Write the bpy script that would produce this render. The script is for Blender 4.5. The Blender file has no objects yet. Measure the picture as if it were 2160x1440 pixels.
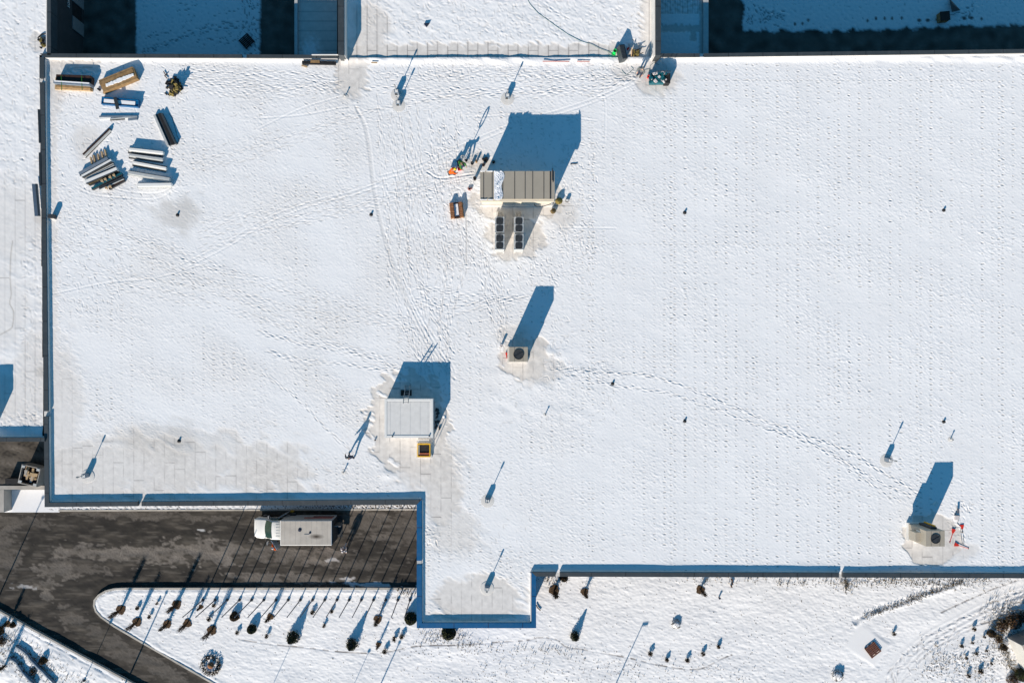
import bpy, bmesh, math, random
import numpy as np
from mathutils import Vector, Matrix
R = math.radians
S = bpy.context.scene
COL = S.collection

# ------------------------------------------------------------ camera, sky, sun, exposure
HC = 60.4            # drone height above the main roof (roof plane is z = 0)
FP = 1450.0          # focal length in photo pixels
NX, NY = 1030.0, 750.0   # photo pixel straight below the drone
cam_d = bpy.data.cameras.new("camera")
cam_d.sensor_width = 36.0
cam_d.lens = 36.0 * FP / 2160.0
cam_d.shift_x = (1080 - NX) / 2160.0
cam_d.shift_y = (NY - 720) / 2160.0
cam_d.clip_start = 0.5
cam_d.clip_end = 2000
cam = bpy.data.objects.new("camera", cam_d)
cam.location = (0, 0, HC)
COL.objects.link(cam)
S.camera = cam

SUN_E = 23.4         # elevation
SH_A = 24.3          # shadows fall this far east of image-up
sdir = Vector((math.sin(R(SH_A)), math.cos(R(SH_A)), 0))
w = bpy.data.worlds.new("World")
S.world = w
w.use_nodes = True
nt = w.node_tree
nt.nodes.clear()
sky = nt.nodes.new('ShaderNodeTexSky')
sky.sky_type = 'NISHITA'
sky.sun_disc = False
sky.sun_elevation = R(SUN_E)
sky.sun_rotation = R(SH_A + 180)
sky.air_density = 1.0
sky.dust_density = 0.0
sky.ozone_density = 2.6
hs = nt.nodes.new('ShaderNodeHueSaturation')
hs.inputs['Hue'].default_value = 0.485
hs.inputs['Saturation'].default_value = 1.3
bg = nt.nodes.new('ShaderNodeBackground')
bg.inputs['Strength'].default_value = 0.086
wo = nt.nodes.new('ShaderNodeOutputWorld')
nt.links.new(sky.outputs[0], hs.inputs['Color'])
nt.links.new(hs.outputs[0], bg.inputs['Color'])
nt.links.new(bg.outputs[0], wo.inputs['Surface'])

sd = bpy.data.lights.new("sun", 'SUN')
sd.energy = 5.0
sd.angle = R(0.5)
sd.color = (1.0, 0.875, 0.74)
sun = bpy.data.objects.new("sun", sd)
ld = Vector((sdir.x * math.cos(R(SUN_E)), sdir.y * math.cos(R(SUN_E)), -math.sin(R(SUN_E))))
sun.rotation_euler = ld.to_track_quat('-Z', 'Y').to_euler()
sun.location = (-40, -80, 60)
COL.objects.link(sun)
S.view_settings.view_transform = 'Standard'
S.view_settings.look = 'None'
S.view_settings.gamma = 1.0
S.view_settings.exposure = 0.40
S.render.engine = 'CYCLES'
S.cycles.max_bounces = 6

# ------------------------------------------------------------ helpers
def P(px, py, z=0.0):
    k = (HC - z) / FP
    return Vector(((px - NX) * k, (NY - py) * k, z))

ZG = -5.05     # driveway and yards
ZL = -4.85     # garden level
rnd = random.Random(7)
rng = np.random.default_rng(11)

def mat(name, col, rough=0.7, metal=0.0, spec=0.3, var=0.12, scale=3.0, bump=0.0, bscale=30.0):
    m = bpy.data.materials.new(name)
    m.use_nodes = True
    n = m.node_tree.nodes; l = m.node_tree.links
    b = n['Principled BSDF']
    b.inputs['Roughness'].default_value = rough
    b.inputs['Metallic'].default_value = metal
    b.inputs['Specular IOR Level'].default_value = spec
    tc = n.new('ShaderNodeTexCoord')
    no = n.new('ShaderNodeTexNoise'); no.inputs['Scale'].default_value = scale
    no.inputs['Detail'].default_value = 5
    l.new(tc.outputs['Object'], no.inputs['Vector'])
    mx = n.new('ShaderNodeMix'); mx.data_type = 'RGBA'
    c = Vector(col[:3])
    mx.inputs['A'].default_value = (*(c * (1 - var)), 1)
    mx.inputs['B'].default_value = (*[min(1, v) for v in c * (1 + var)], 1)
    mr = n.new('ShaderNodeMapRange'); mr.inputs['From Min'].default_value = 0.3; mr.inputs['From Max'].default_value = 0.7
    l.new(no.outputs['Fac'], mr.inputs['Value'])
    l.new(mr.outputs['Result'], mx.inputs['Factor'])
    l.new(mx.outputs['Result'], b.inputs['Base Color'])
    if bump > 0:
        n2 = n.new('ShaderNodeTexNoise'); n2.inputs['Scale'].default_value = bscale
        l.new(tc.outputs['Object'], n2.inputs['Vector'])
        bp = n.new('ShaderNodeBump'); bp.inputs['Strength'].default_value = bump
        l.new(n2.outputs['Fac'], bp.inputs['Height'])
        l.new(bp.outputs['Normal'], b.inputs['Normal'])
    return m

M = {}
M['slate'] = mat('slate_metal', (0.046, 0.056, 0.063), 0.45, 0.0, 0.5, 0.10, 0.6)
M['blue'] = mat('blue_metal', (0.003, 0.095, 0.245), 0.4, 0.0, 0.4, 0.08, 0.6)
M['membrane'] = mat('white_membrane', (0.66, 0.65, 0.63), 0.7, 0, 0.3, 0.07, 1.5)
M['white'] = mat('white_paint', (0.78, 0.78, 0.76), 0.45, 0, 0.4, 0.04, 2)
M['snow'] = mat('snow', (0.86, 0.87, 0.89), 0.9, 0, 0.1, 0.02, 4, 0.15, 20)
M['cream'] = mat('cream_panel', (0.66, 0.60, 0.49), 0.5, 0, 0.4, 0.05, 2)
M['tan'] = mat('tan_sheet', (0.375, 0.34, 0.28), 0.5, 0, 0.4, 0.05, 1.2)
M['wall'] = mat('dark_wall_cladding', (0.045, 0.05, 0.055), 0.7, 0, 0.3, 0.15, 1)
M['bluewall'] = mat('blue_wall_cladding', (0.01, 0.06, 0.17), 0.6, 0, 0.3, 0.1, 1)
M['black'] = mat('black_rubber', (0.018, 0.018, 0.02), 0.7, 0, 0.3, 0.3, 4)
M['dark'] = mat('dark_metal', (0.045, 0.05, 0.055), 0.5, 0.2, 0.4, 0.25, 4)
M['grey'] = mat('grey_metal', (0.30, 0.31, 0.32), 0.45, 0.3, 0.4, 0.12, 3)
M['lgrey'] = mat('pale_grey_metal', (0.50, 0.52, 0.52), 0.45, 0.1, 0.4, 0.08, 3)
M['bluegrey'] = mat('blue_grey_metal', (0.20, 0.25, 0.31), 0.45, 0.2, 0.4, 0.1, 3)
M['concrete'] = mat('concrete', (0.42, 0.40, 0.37), 0.9, 0, 0.2, 0.15, 1.2, 0.2, 12)
M['kerb'] = mat('kerb_stone', (0.50, 0.47, 0.42), 0.9, 0, 0.2, 0.2, 1.0)
M['wood'] = mat('pine_timber', (0.44, 0.32, 0.19), 0.8, 0, 0.2, 0.25, 5)
M['ply'] = mat('brown_board', (0.29, 0.185, 0.09), 0.8, 0, 0.2, 0.3, 3)
M['brown'] = mat('dark_brown_board', (0.035, 0.018, 0.015), 0.7, 0, 0.3, 0.3, 3)
M['brick'] = mat('orange_brown_brick', (0.30, 0.14, 0.07), 0.9, 0, 0.2, 0.35, 6)
M['red'] = mat('red_plastic', (0.62, 0.035, 0.02), 0.4, 0, 0.4, 0.1, 4)
M['redbrown'] = mat('terracotta_board', (0.36, 0.11, 0.06), 0.7, 0, 0.3, 0.1, 4)
M['yellow'] = mat('yellow_paint', (0.75, 0.45, 0.03), 0.5, 0, 0.4, 0.1, 4)
M['orange'] = mat('orange_fabric', (0.85, 0.13, 0.01), 0.8, 0, 0.2, 0.15, 6)
M['lime'] = mat('lime_reflective_fabric', (0.75, 0.60, 0.02), 0.7, 0, 0.2, 0.1, 6)
M['green'] = mat('green_fabric', (0.03, 0.16, 0.025), 0.8, 0, 0.2, 0.2, 6)
M['gbucket'] = mat('bright_green_plastic', (0.01, 0.62, 0.12), 0.4, 0, 0.4, 0.1, 4)
M['teal'] = mat('teal_plastic', (0.006, 0.10, 0.13), 0.5, 0, 0.4, 0.25, 8)
M['olive'] = mat('olive_canvas', (0.19, 0.15, 0.05), 0.9, 0, 0.2, 0.35, 8)
M['navy'] = mat('navy_fabric', (0.02, 0.03, 0.06), 0.8, 0, 0.2, 0.2, 8)
M['greyfab'] = mat('grey_fabric', (0.12, 0.13, 0.13), 0.8, 0, 0.2, 0.2, 8)
M['whitefab'] = mat('pale_fabric', (0.62, 0.58, 0.58), 0.8, 0, 0.2, 0.2, 8)
M['skin'] = mat('skin', (0.45, 0.24, 0.16), 0.6, 0, 0.3, 0.08, 12)
M['hair'] = mat('dark_hair', (0.03, 0.02, 0.015), 0.7, 0, 0.3, 0.2, 20)
M['glass'] = mat('tinted_glass', (0.012, 0.045, 0.035), 0.12, 0, 0.5, 0.5, 3)
M['tyre'] = mat('tyre_rubber', (0.02, 0.02, 0.02), 0.85, 0, 0.2, 0.2, 8)
M['bark'] = mat('brown_twigs', (0.085, 0.05, 0.03), 0.9, 0, 0.2, 0.4, 10)
M['leafbrown'] = mat('brown_winter_leaves', (0.075, 0.045, 0.022), 0.85, 0, 0.2, 0.5, 3)
M['leafgreen'] = mat('dark_green_needles', (0.035, 0.042, 0.014), 0.85, 0, 0.2, 0.5, 3)
M['leafdark'] = mat('blackish_green_leaves', (0.03, 0.034, 0.03), 0.85, 0, 0.2, 0.5, 3)
M['soil'] = mat('bare_soil', (0.10, 0.065, 0.04), 0.95, 0, 0.1, 0.4, 5)
M['steel'] = mat('pole_steel', (0.10, 0.11, 0.14), 0.5, 0.3, 0.4, 0.1, 3)
M['foil'] = mat('white_plastic_sheet', (0.72, 0.75, 0.80), 0.45, 0, 0.5, 0.06, 3)
M['hoseg'] = mat('green_hose_rubber', (0.12, 0.20, 0.19), 0.5, 0, 0.3, 0.1, 4)
M['straw'] = mat('dry_grass', (0.16, 0.12, 0.06), 0.9, 0, 0.1, 0.5, 4)

def jointed(base, axis, name, period=3.0):
    """copy of a sheet metal material with a lap joint every few metres along one axis"""
    m = M[base].copy(); m.name = name
    n = m.node_tree.nodes; l = m.node_tree.links
    b = n['Principled BSDF']; src = b.inputs['Base Color'].links[0].from_socket
    g_ = n.new('ShaderNodeNewGeometry'); s_ = n.new('ShaderNodeSeparateXYZ'); l.new(g_.outputs['Position'], s_.inputs[0])
    a = n.new('ShaderNodeMath'); a.operation = 'PINGPONG'; a.inputs[1].default_value = period / 2; l.new(s_.outputs[axis], a.inputs[0])
    c = n.new('ShaderNodeMath'); c.operation = 'LESS_THAN'; c.inputs[1].default_value = .035; l.new(a.outputs[0], c.inputs[0])
    x = n.new('ShaderNodeMix'); x.data_type = 'RGBA'; x.inputs['B'].default_value = (.02, .022, .025, 1) if base == 'slate' else (.002, .03, .10, 1)
    l.new(src, x.inputs['A']); l.new(c.outputs[0], x.inputs['Factor'])
    # streaks of dust
    w2 = n.new('ShaderNodeTexNoise'); w2.inputs['Scale'].default_value = 2.5; w2.inputs['Detail'].default_value = 8; l.new(g_.outputs['Position'], w2.inputs['Vector'])
    r2 = n.new('ShaderNodeMapRange'); r2.inputs['From Min'].default_value = .5; r2.inputs['From Max'].default_value = .85; r2.inputs['To Max'].default_value = .14; l.new(w2.outputs['Fac'], r2.inputs['Value'])
    y = n.new('ShaderNodeMix'); y.data_type = 'RGBA'; y.inputs['B'].default_value = (.22, .23, .24, 1)
    l.new(x.outputs['Result'], y.inputs['A']); l.new(r2.outputs['Result'], y.inputs['Factor']); l.new(y.outputs['Result'], b.inputs['Base Color'])
    M[name] = m
for b_ in ('slate', 'blue'):
    for ax in 'XY': jointed(b_, ax, b_ + '_coping_along_' + ax.lower())

def tag(o, label=None, cat=None, group=None, kind=None):
    if label: o['label'] = label
    if cat: o['category'] = cat
    if group: o['group'] = group
    if kind: o['kind'] = kind
    return o

def empty(name, loc, label=None, cat=None, group=None, rz=0.0):
    o = bpy.data.objects.new(name, None)
    o.empty_display_size = 0.3
    o.location = loc
    o.rotation_euler = (0, 0, rz)
    COL.objects.link(o)
    return tag(o, label, cat, group)

class MB:
    """collects primitives and links them as one mesh object"""
    def __init__(s):
        s.v = []; s.f = []
    def add(s, vs, fs):
        k = len(s.v)
        s.v += [tuple(v) for v in vs]
        s.f += [tuple(i + k for i in f) for f in fs]
        return s
    def box(s, c, sz, rz=0.0, rot=None, taper=1.0):
        hx, hy, hz = sz[0] / 2, sz[1] / 2, sz[2] / 2
        m = rot if rot is not None else Matrix.Rotation(rz, 3, 'Z')
        c = Vector(c)
        vs = []
        for dz in (-1, 1):
            t = taper if dz > 0 else 1.0
            for dx, dy in ((-1, -1), (1, -1), (1, 1), (-1, 1)):
                vs.append(c + m @ Vector((dx * hx * t, dy * hy * t, dz * hz)))
        return s.add(vs, [(3, 2, 1, 0), (4, 5, 6, 7), (0, 1, 5, 4), (1, 2, 6, 5), (2, 3, 7, 6), (3, 0, 4, 7)])
    def bar(s, a, b, wd, h):
        """box from a to b, centred on the line"""
        a = Vector(a); b = Vector(b); d = b - a
        q = d.to_track_quat('X', 'Z').to_matrix()
        return s.box((a + b) / 2, (d.length, wd, h), rot=q)
    def prism(s, pts, z0, z1):
        n = len(pts)
        a = sum(pts[i][0] * pts[(i + 1) % n][1] - pts[(i + 1) % n][0] * pts[i][1] for i in range(n))
        if a < 0: pts = pts[::-1]
        vs = [(p[0], p[1], z0) for p in pts] + [(p[0], p[1], z1) for p in pts]
        fs = [tuple(range(n))[::-1], tuple(range(n, 2 * n))]
        fs += [(i, (i + 1) % n, n + (i + 1) % n, n + i) for i in range(n)]
        return s.add(vs, fs)
    def tube(s, pts, r, n=8, cap=True):
        if not hasattr(r, '__len__'): r = [r] * len(pts)
        pts = [Vector(p) for p in pts]
        vs = []; fs = []
        for i, p in enumerate(pts):
            d = (pts[min(i + 1, len(pts) - 1)] - pts[max(i - 1, 0)])
            if d.length < 1e-6: d = Vector((0, 0, 1))
            q = d.to_track_quat('Z', 'X').to_matrix()
            for k in range(n):
                a = 2 * math.pi * k / n
                vs.append(p + q @ Vector((math.cos(a) * r[i], math.sin(a) * r[i], 0)))
        for i in range(len(pts) - 1):
            for k in range(n):
                k2 = (k + 1) % n
                fs.append((i * n + k, i * n + k2, (i + 1) * n + k2, (i + 1) * n + k))
        if cap:
            fs.append(tuple(range(n))[::-1])
            fs.append(tuple(range((len(pts) - 1) * n, len(pts) * n)))
        return s.add(vs, fs)
    def lathe(s, c, prof, n=14):
        c = Vector(c)
        vs = []; fs = []
        for (r, z) in prof:
            for k in range(n):
                a = 2 * math.pi * k / n
                vs.append(c + Vector((math.cos(a) * r, math.sin(a) * r, z)))
        for i in range(len(prof) - 1):
            for k in range(n):
                k2 = (k + 1) % n
                fs.append((i * n + k, i * n + k2, (i + 1) * n + k2, (i + 1) * n + k))
        fs.append(tuple(range(n))[::-1]); fs.append(tuple(range((len(prof) - 1) * n, len(prof) * n)))
        return s.add(vs, fs)
    def leaf(s, c, nrm, size, r):
        """one small bent leaf quad"""
        q = Vector(nrm).to_track_quat('Z', 'Y').to_matrix() @ Matrix.Rotation(r.random() * 6.28, 3, 'Z')
        a = size * (0.7 + 0.6 * r.random()); b = a * 0.55
        c = Vector(c)
        vs = [c + q @ Vector(p) for p in ((-a, 0, 0), (0, -b, a * .15), (a, 0, 0), (0, b, a * .15))]
        return s.add(vs, [(0, 1, 2, 3)])
    def build(s, name, m, parent=None, smooth=False, bevel=0.0):
        me = bpy.data.meshes.new(name)
        v = s.v
        o = bpy.data.objects.new(name, me)
        if parent is not None:
            mi = (Matrix.Translation(parent.location) @ Matrix.Rotation(parent.rotation_euler.z, 4, 'Z')).inverted() if s.world else Matrix.Identity(4)
            v = [tuple(mi @ Vector(p)) for p in v]
            o.parent = parent
        me.from_pydata(v, [], s.f)
        me.materials.append(M[m] if isinstance(m, str) else m)
        if smooth:
            for p in me.polygons: p.use_smooth = True
        me.update()
        COL.objects.link(o)
        if bevel > 0:
            b = o.modifiers.new('bevel', 'BEVEL'); b.width = bevel; b.segments = 2; b.limit_method = 'ANGLE'
        return o
    world = True

class LB(MB):
    """same, but vertices are already in the parent's own space"""
    world = False

def one(name, mb, m, loc, label, cat, group=None, smooth=False, kind=None):
    """a thing that is a single mesh, origin at its base"""
    loc = Vector(loc)
    mb.v = [tuple(Vector(p) - loc) for p in mb.v] if mb.world else mb.v
    o = LB(); o.v = mb.v; o.f = mb.f
    o = o.build(name, m, None, smooth)
    o.location = loc
    return tag(o, label, cat, group, kind)

def copy_tree(o, loc=None, rz=None, parent=None, scale=None):
    c = o.copy(); COL.objects.link(c)
    if parent is not None: c.parent = parent
    if loc is not None: c.location = loc
    if rz is not None: c.rotation_euler = (0, 0, rz)
    if scale is not None: c.scale = (scale, scale, scale) if not hasattr(scale, '__len__') else scale
    for ch in list(o.children): copy_tree(ch, parent=c)
    return c

# ------------------------------------------------------------ snow height fields
def specnoise(h, wd, lam, ang=0.0, stretch=1.0, width=0.5):
    """band limited noise, wavelength lam in cells, unit variance"""
    f = np.fft.rfft2(rng.standard_normal((h, wd)))
    ky = np.fft.fftfreq(h)[:, None]; kx = np.fft.rfftfreq(wd)[None, :]
    c, s_ = math.cos(ang), math.sin(ang)
    u = kx * c + ky * s_; v = -kx * s_ + ky * c
    k = np.sqrt((u * stretch) ** 2 + v ** 2) + 1e-9
    g = np.exp(-(np.log(k * lam) / width) ** 2)
    o = np.fft.irfft2(f * g, (h, wd))
    return o / o.std()

class Field:
    def __init__(s, x0, x1, y0, y1, z, step):
        s.x0, s.y0, s.z, s.st = x0, y0, z, step
        s.nx = int((x1 - x0) / step) + 1; s.ny = int((y1 - y0) / step) + 1
        s.X = x0 + np.arange(s.nx)[None, :] * step + np.zeros((s.ny, 1))
        s.Y = y0 + np.arange(s.ny)[:, None] * step + np.zeros((1, s.nx))
        s.H = np.zeros((s.ny, s.nx))
        s.a = {'bare': np.zeros((s.ny, s.nx)), 'seam': np.zeros((s.ny, s.nx)), 'dirt': np.zeros((s.ny, s.nx))}
    def noise(s, lam_px, ang=0.0, stretch=1.0, width=0.5):
        return specnoise(s.ny, s.nx, lam_px / s.st, ang, stretch, width)
    def win(s, x, y, r):
        i0 = max(0, int((x - r - s.x0) / s.st)); i1 = min(s.nx, int((x + r - s.x0) / s.st) + 2)
        j0 = max(0, int((y - r - s.y0) / s.st)); j1 = min(s.ny, int((y + r - s.y0) / s.st) + 2)
        return (slice(j0, j1), slice(i0, i1)) if i1 > i0 and j1 > j0 else None
    def stamp(s, x, y, ang, ln, wd, depth, rim=0.35, dk=0.0):
        w_ = s.win(x, y, ln * 2.2 + 3)
        if w_ is None: return
        dx = s.X[w_] - x; dy = s.Y[w_] - y
        c, n = math.cos(ang), math.sin(ang)
        u = (dx * c + dy * n) / ln; v = (-dx * n + dy * c) / wd
        q = u * u + v * v
        s.H[w_] += -depth * np.exp(-q ** 1.5) + depth * rim * np.exp(-(np.sqrt(q) - 1.75) ** 2 * 4)
        if dk: s.a['dirt'][w_] = np.maximum(s.a['dirt'][w_], dk * np.exp(-q ** 1.5))
    def trail(s, pts, n=1, spread=0.0, depth=0.025, stepl=12.0, gait=1.7, r=None, wob=3.0, ln=6.0):
        r = r or rnd
        for k in range(n):
            off = Vector((r.gauss(0, spread), r.gauss(0, spread))); off2 = Vector((r.gauss(0, spread), r.gauss(0, spread)))
            q = []
            for i, p in enumerate(pts):
                t = i / max(1, len(pts) - 1)
                o = off * (1 - t) + off2 * t
                q.append(Vector(p) + o + Vector((r.gauss(0, wob), r.gauss(0, wob))))
            side = 1
            pos = 0.0
            st = stepl * r.uniform(.85, 1.15)
            dd = depth * r.uniform(.6, 1.2)
            for i in range(len(q) - 1):
                a, b = q[i], q[i + 1]; L = (b - a).length
                if L < 1: continue
                d = (b - a) / L; ang = math.atan2(d.y, d.x); nn = Vector((-d.y, d.x))
                while pos < L:
                    p = a + d * pos + nn * side * gait * r.uniform(.7, 1.3)
                    s.stamp(p.x + r.gauss(0, .8), p.y + r.gauss(0, .8), ang + r.gauss(0, .09), ln * r.uniform(.6, 1.3), r.uniform(.95, 1.3), dd * r.uniform(.5, 1.5), .35, r.choice((.1, .3, .5)))
                    side = -side; pos += st * r.uniform(.7, 1.35)
                pos -= L
    def groove(s, pts, wd=1.3, depth=0.012, rim=0.5, dirt=0.0):
        pts = [Vector(p) for p in pts]
        for i in range(len(pts) - 1):
            a, b = pts[i], pts[i + 1]; L = (b - a).length
            if L < .1: continue
            n = max(1, int(L / 40))
            for j in range(n):
                p, q = a.lerp(b, j / n), a.lerp(b, (j + 1) / n)
                c = (p + q) / 2; l = (q - p).length
                w_ = s.win(c.x, c.y, l / 2 + wd * 4)
                if w_ is None: continue
                d = (q - p) / l
                u = (s.X[w_] - c.x) * d.x + (s.Y[w_] - c.y) * d.y
                v = (-(s.X[w_] - c.x) * d.y + (s.Y[w_] - c.y) * d.x) / wd
                m_ = (np.abs(u) <= l / 2)
                s.H[w_] += m_ * (-depth * np.exp(-v * v) + depth * rim * np.exp(-(np.abs(v) - 2.1) ** 2 * 2))
                if dirt: s.a['dirt'][w_] = np.maximum(s.a['dirt'][w_], m_ * dirt * np.exp(-(v / 1.5) ** 2))
    def curve(s, pts, n=8):
        """Catmull-Rom through pts"""
        P_ = [Vector(p) for p in pts]; P_ = [P_[0] * 2 - P_[1]] + P_ + [P_[-1] * 2 - P_[-2]]
        out = []
        for i in range(1, len(P_) - 2):
            for k in range(n):
                t = k / n; a, b, c, d = P_[i - 1:i + 3]
                out.append(0.5 * ((2 * b) + (c - a) * t + (2 * a - 5 * b + 4 * c - d) * t * t + (3 * b - a - 3 * c + d) * t ** 3))
        out.append(P_[-2]); return out
    def blob(s, cx, cy, rx, ry, ang=0.0, p=1.0, soft=0.35, nz=None, key='bare', val=1.0):
        c, n = math.cos(ang), math.sin(ang)
        dx = s.X - cx; dy = s.Y - cy
        q = np.sqrt(((dx * c + dy * n) / rx) ** 2 + ((-dx * n + dy * c) / ry) ** 2)
        if nz is not None: q = q + nz
        t = np.clip((1 + soft / 2 - q) / soft, 0, 1); t = t * t * (3 - 2 * t)
        s.a[key] = np.maximum(s.a[key], t * val)
    def rect(s, x0, x1, y0, y1, soft=6, nz=None, key='bare', val=1.0):
        d = np.minimum(np.minimum(s.X - x0, x1 - s.X), np.minimum(s.Y - y0, y1 - s.Y))
        if nz is not None: d = d + nz
        t = np.clip(d / soft + .5, 0, 1); t = t * t * (3 - 2 * t)
        s.a[key] = np.maximum(s.a[key], t * val)
    def build(s, name, m, parent=None, mask=None):
        k = (HC - s.z) / FP
        co = np.empty((s.ny, s.nx, 3), dtype=np.float32)
        co[..., 0] = (s.X - NX) * k; co[..., 1] = (NY - s.Y) * k; co[..., 2] = s.z + s.H
        if parent is not None:
            co -= np.array(parent.location, dtype=np.float32)
        idx = np.arange(s.nx * s.ny).reshape(s.ny, s.nx)
        q = np.stack([idx[:-1, :-1], idx[1:, :-1], idx[1:, 1:], idx[:-1, 1:]], -1)
        if mask is not None:
            mc = mask[:-1, :-1] & mask[1:, 1:]
            q = q[mc]
        q = q.reshape(-1, 4)
        used = np.zeros(s.nx * s.ny, bool); used[q.ravel()] = True
        mp = np.cumsum(used) - 1
        q = mp[q]; co = co.reshape(-1, 3)[used]
        me = bpy.data.meshes.new(name)
        me.vertices.add(len(co)); me.vertices.foreach_set('co', co.ravel())
        me.loops.add(len(q) * 4); me.loops.foreach_set('vertex_index', q.ravel().astype(np.int32))
        me.polygons.add(len(q)); me.polygons.foreach_set('loop_start', np.arange(0, len(q) * 4, 4, dtype=np.int32))
        me.polygons.foreach_set('loop_total', np.full(len(q), 4, dtype=np.int32))
        me.polygons.foreach_set('use_smooth', np.ones(len(q), dtype=bool))
        for nm, A in s.a.items():
            at = me.attributes.new(nm, 'FLOAT', 'POINT')
            at.data.foreach_set('value', np.clip(A, 0, 1).ravel()[used].astype(np.float32))
        me.update(calc_edges=True); me.validate()
        me.materials.append(m)
        o = bpy.data.objects.new(name, me)
        if parent is not None: o.parent = parent
        COL.objects.link(o)
        return o

def inpoly(X, Y, poly):
    r = np.zeros(X.shape, bool)
    n = len(poly)
    for i in range(n):
        x1, y1 = poly[i]; x2, y2 = poly[(i + 1) % n]
        if y1 == y2: continue
        c = ((Y < y1) != (Y < y2)) & (X < (x2 - x1) * (Y - y1) / (y2 - y1) + x1)
        r ^= c
    return r

def polydist(X, Y, poly):
    """unsigned distance to a closed polygon outline"""
    d = np.full(X.shape, 1e9)
    n = len(poly)
    for i in range(n):
        a = np.array(poly[i], float); b = np.array(poly[(i + 1) % n], float)
        L2 = ((b - a) ** 2).sum()
        t = np.clip(((X - a[0]) * (b[0] - a[0]) + (Y - a[1]) * (b[1] - a[1])) / max(L2, 1e-9), 0, 1)
        d = np.minimum(d, np.hypot(X - a[0] - t * (b[0] - a[0]), Y - a[1] - t * (b[1] - a[1])))
    return d

def fieldmat(name, cols, rough=0.9):
    """base colour from the attributes: snow -> bare surface, darkened at joints, stained by dirt"""
    snow, bare, seam, dirt = cols
    m = bpy.data.materials.new(name); m.use_nodes = True
    n = m.node_tree.nodes; l = m.node_tree.links
    b = n['Principled BSDF']; b.inputs['Roughness'].default_value = rough; b.inputs['Specular IOR Level'].default_value = 0.15
    tc = n.new('ShaderNodeTexCoord')
    def att(nm):
        a = n.new('ShaderNodeAttribute'); a.attribute_name = nm; return a.outputs['Fac']
    def mix(a, bb, f):
        x = n.new('ShaderNodeMix'); x.data_type = 'RGBA'
        for s_, v in (('A', a), ('B', bb)):
            if isinstance(v, tuple): x.inputs[s_].default_value = (*v, 1)
            else: l.new(v, x.inputs[s_])
        l.new(f, x.inputs['Factor']); return x.outputs['Result']
    no = n.new('ShaderNodeTexNoise'); no.inputs['Scale'].default_value = 0.35; no.inputs['Detail'].default_value = 8
    no.inputs['Roughness'].default_value = 0.6
    l.new(tc.outputs['Object'], no.inputs['Vector'])
    no2 = n.new('ShaderNodeTexNoise'); no2.inputs['Scale'].default_value = 2.2; no2.inputs['Detail'].default_value = 8
    l.new(tc.outputs['Object'], no2.inputs['Vector'])
    mr = n.new('ShaderNodeMapRange'); mr.inputs['From Min'].default_value = .3; mr.inputs['From Max'].default_value = .7
    l.new(no.outputs['Fac'], mr.inputs['Value'])
    mr2 = n.new('ShaderNodeMapRange'); mr2.inputs['From Min'].default_value = .3; mr2.inputs['From Max'].default_value = .7
    l.new(no2.outputs['Fac'], mr2.inputs['Value'])
    s_ = mix(tuple(v * .945 for v in snow), snow, mr.outputs['Result'])
    m0 = mix(tuple(v * .84 for v in bare), tuple(min(1, v * 1.07) for v in bare), mr2.outputs['Result'])
    c = mix(s_, m0, att('bare'))
    c = mix(c, dirt, att('dirt'))
    c = mix(c, seam, att('seam'))
    l.new(c, b.inputs['Base Color'])
    return m
SNOW = (0.875, 0.885, 0.90)
M['roofsnow'] = fieldmat('snow_on_membrane', (SNOW, (0.735, 0.705, 0.67), (0.20, 0.19, 0.19), (0.50, 0.48, 0.45)))
M['gardensnow'] = fieldmat('snow_on_grass', ((0.89, 0.895, 0.905), (0.10, 0.075, 0.045), (0.06, 0.045, 0.03), (0.13, 0.11, 0.10)))
M['asphalt'] = fieldmat('wet_and_dry_asphalt', ((0.030, 0.0275, 0.025), (0.23, 0.205, 0.18), (0.80, 0.80, 0.81), (0.085, 0.075, 0.062)), 0.75)

# ============================================================ SETTING
g = MB().box((0, 0, -5.45), (900, 900, 0.2))
go = g.build('ground', 'snow'); go['kind'] = 'structure'

# ---------------- driveway, yards (asphalt grids)
island = [(880, 1242), (262, 1242), (240, 1243), (222, 1248), (208, 1256), (200, 1266), (199, 1277), (203, 1288), (213, 1300), (240, 1319),
          (300, 1354), (380, 1400), (450, 1440), (560, 1502), (640, 1560), (2420, 1560), (2420, 1172), (1095, 1172), (1095, 1242)]
swgard = [(-140, 1208), (0, 1291), (130, 1362), (269, 1437), (500, 1562), (-140, 1562)]

F = Field(-130, 900, 1028, 1570, ZG, 2.4)
nA = F.noise(40, 0.05, 2.5, .9); nB = F.noise(14, 0.05, 2.0, .9); nC = F.noise(5, 0, 1, .9)
nz = nA * .22 + nB * .16
for (x, y, rx, ry, v) in [(170, 1163, 60, 12, .8), (250, 1170, 90, 14, .9), (330, 1170, 90, 17, .95), (420, 1160, 60, 22, .95), (450, 1172, 60, 18, 1),
                          (500, 1160, 45, 16, .75), (550, 1165, 40, 16, .6), (610, 1175, 40, 16, .6), (680, 1172, 45, 14, .7), (300, 1085, 200, 8, .5),
                          (120, 1205, 45, 14, .75), (90, 1232, 30, 10, .7), (150, 1195, 60, 14, .5), (10, 1165, 25, 45, .5), (560, 1223, 60, 12, .75), (640, 1222, 50, 11, .7),
                          (760, 1100, 75, 26, .65), (850, 1110, 40, 40, .5), (100, 1260, 12, 10, .7), (150, 1300, 25, 16, .5), (230, 1350, 70, 12, .45), (330, 1410, 80, 14, .5),
                          (260, 1380, 60, 12, .4), (740, 1190, 60, 8, .4), (30, 1100, 80, 10, .4), (700, 1218, 45, 6, .5), (620, 1085, 240, 6, .25)]:
    F.blob(x, y, rx, ry, 0.05 if y < 1300 else .5, nz=nz * 1.5, soft=.45, val=v)
F.a['bare'] *= np.clip(.86 + .16 * nC, 0, 1)
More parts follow.
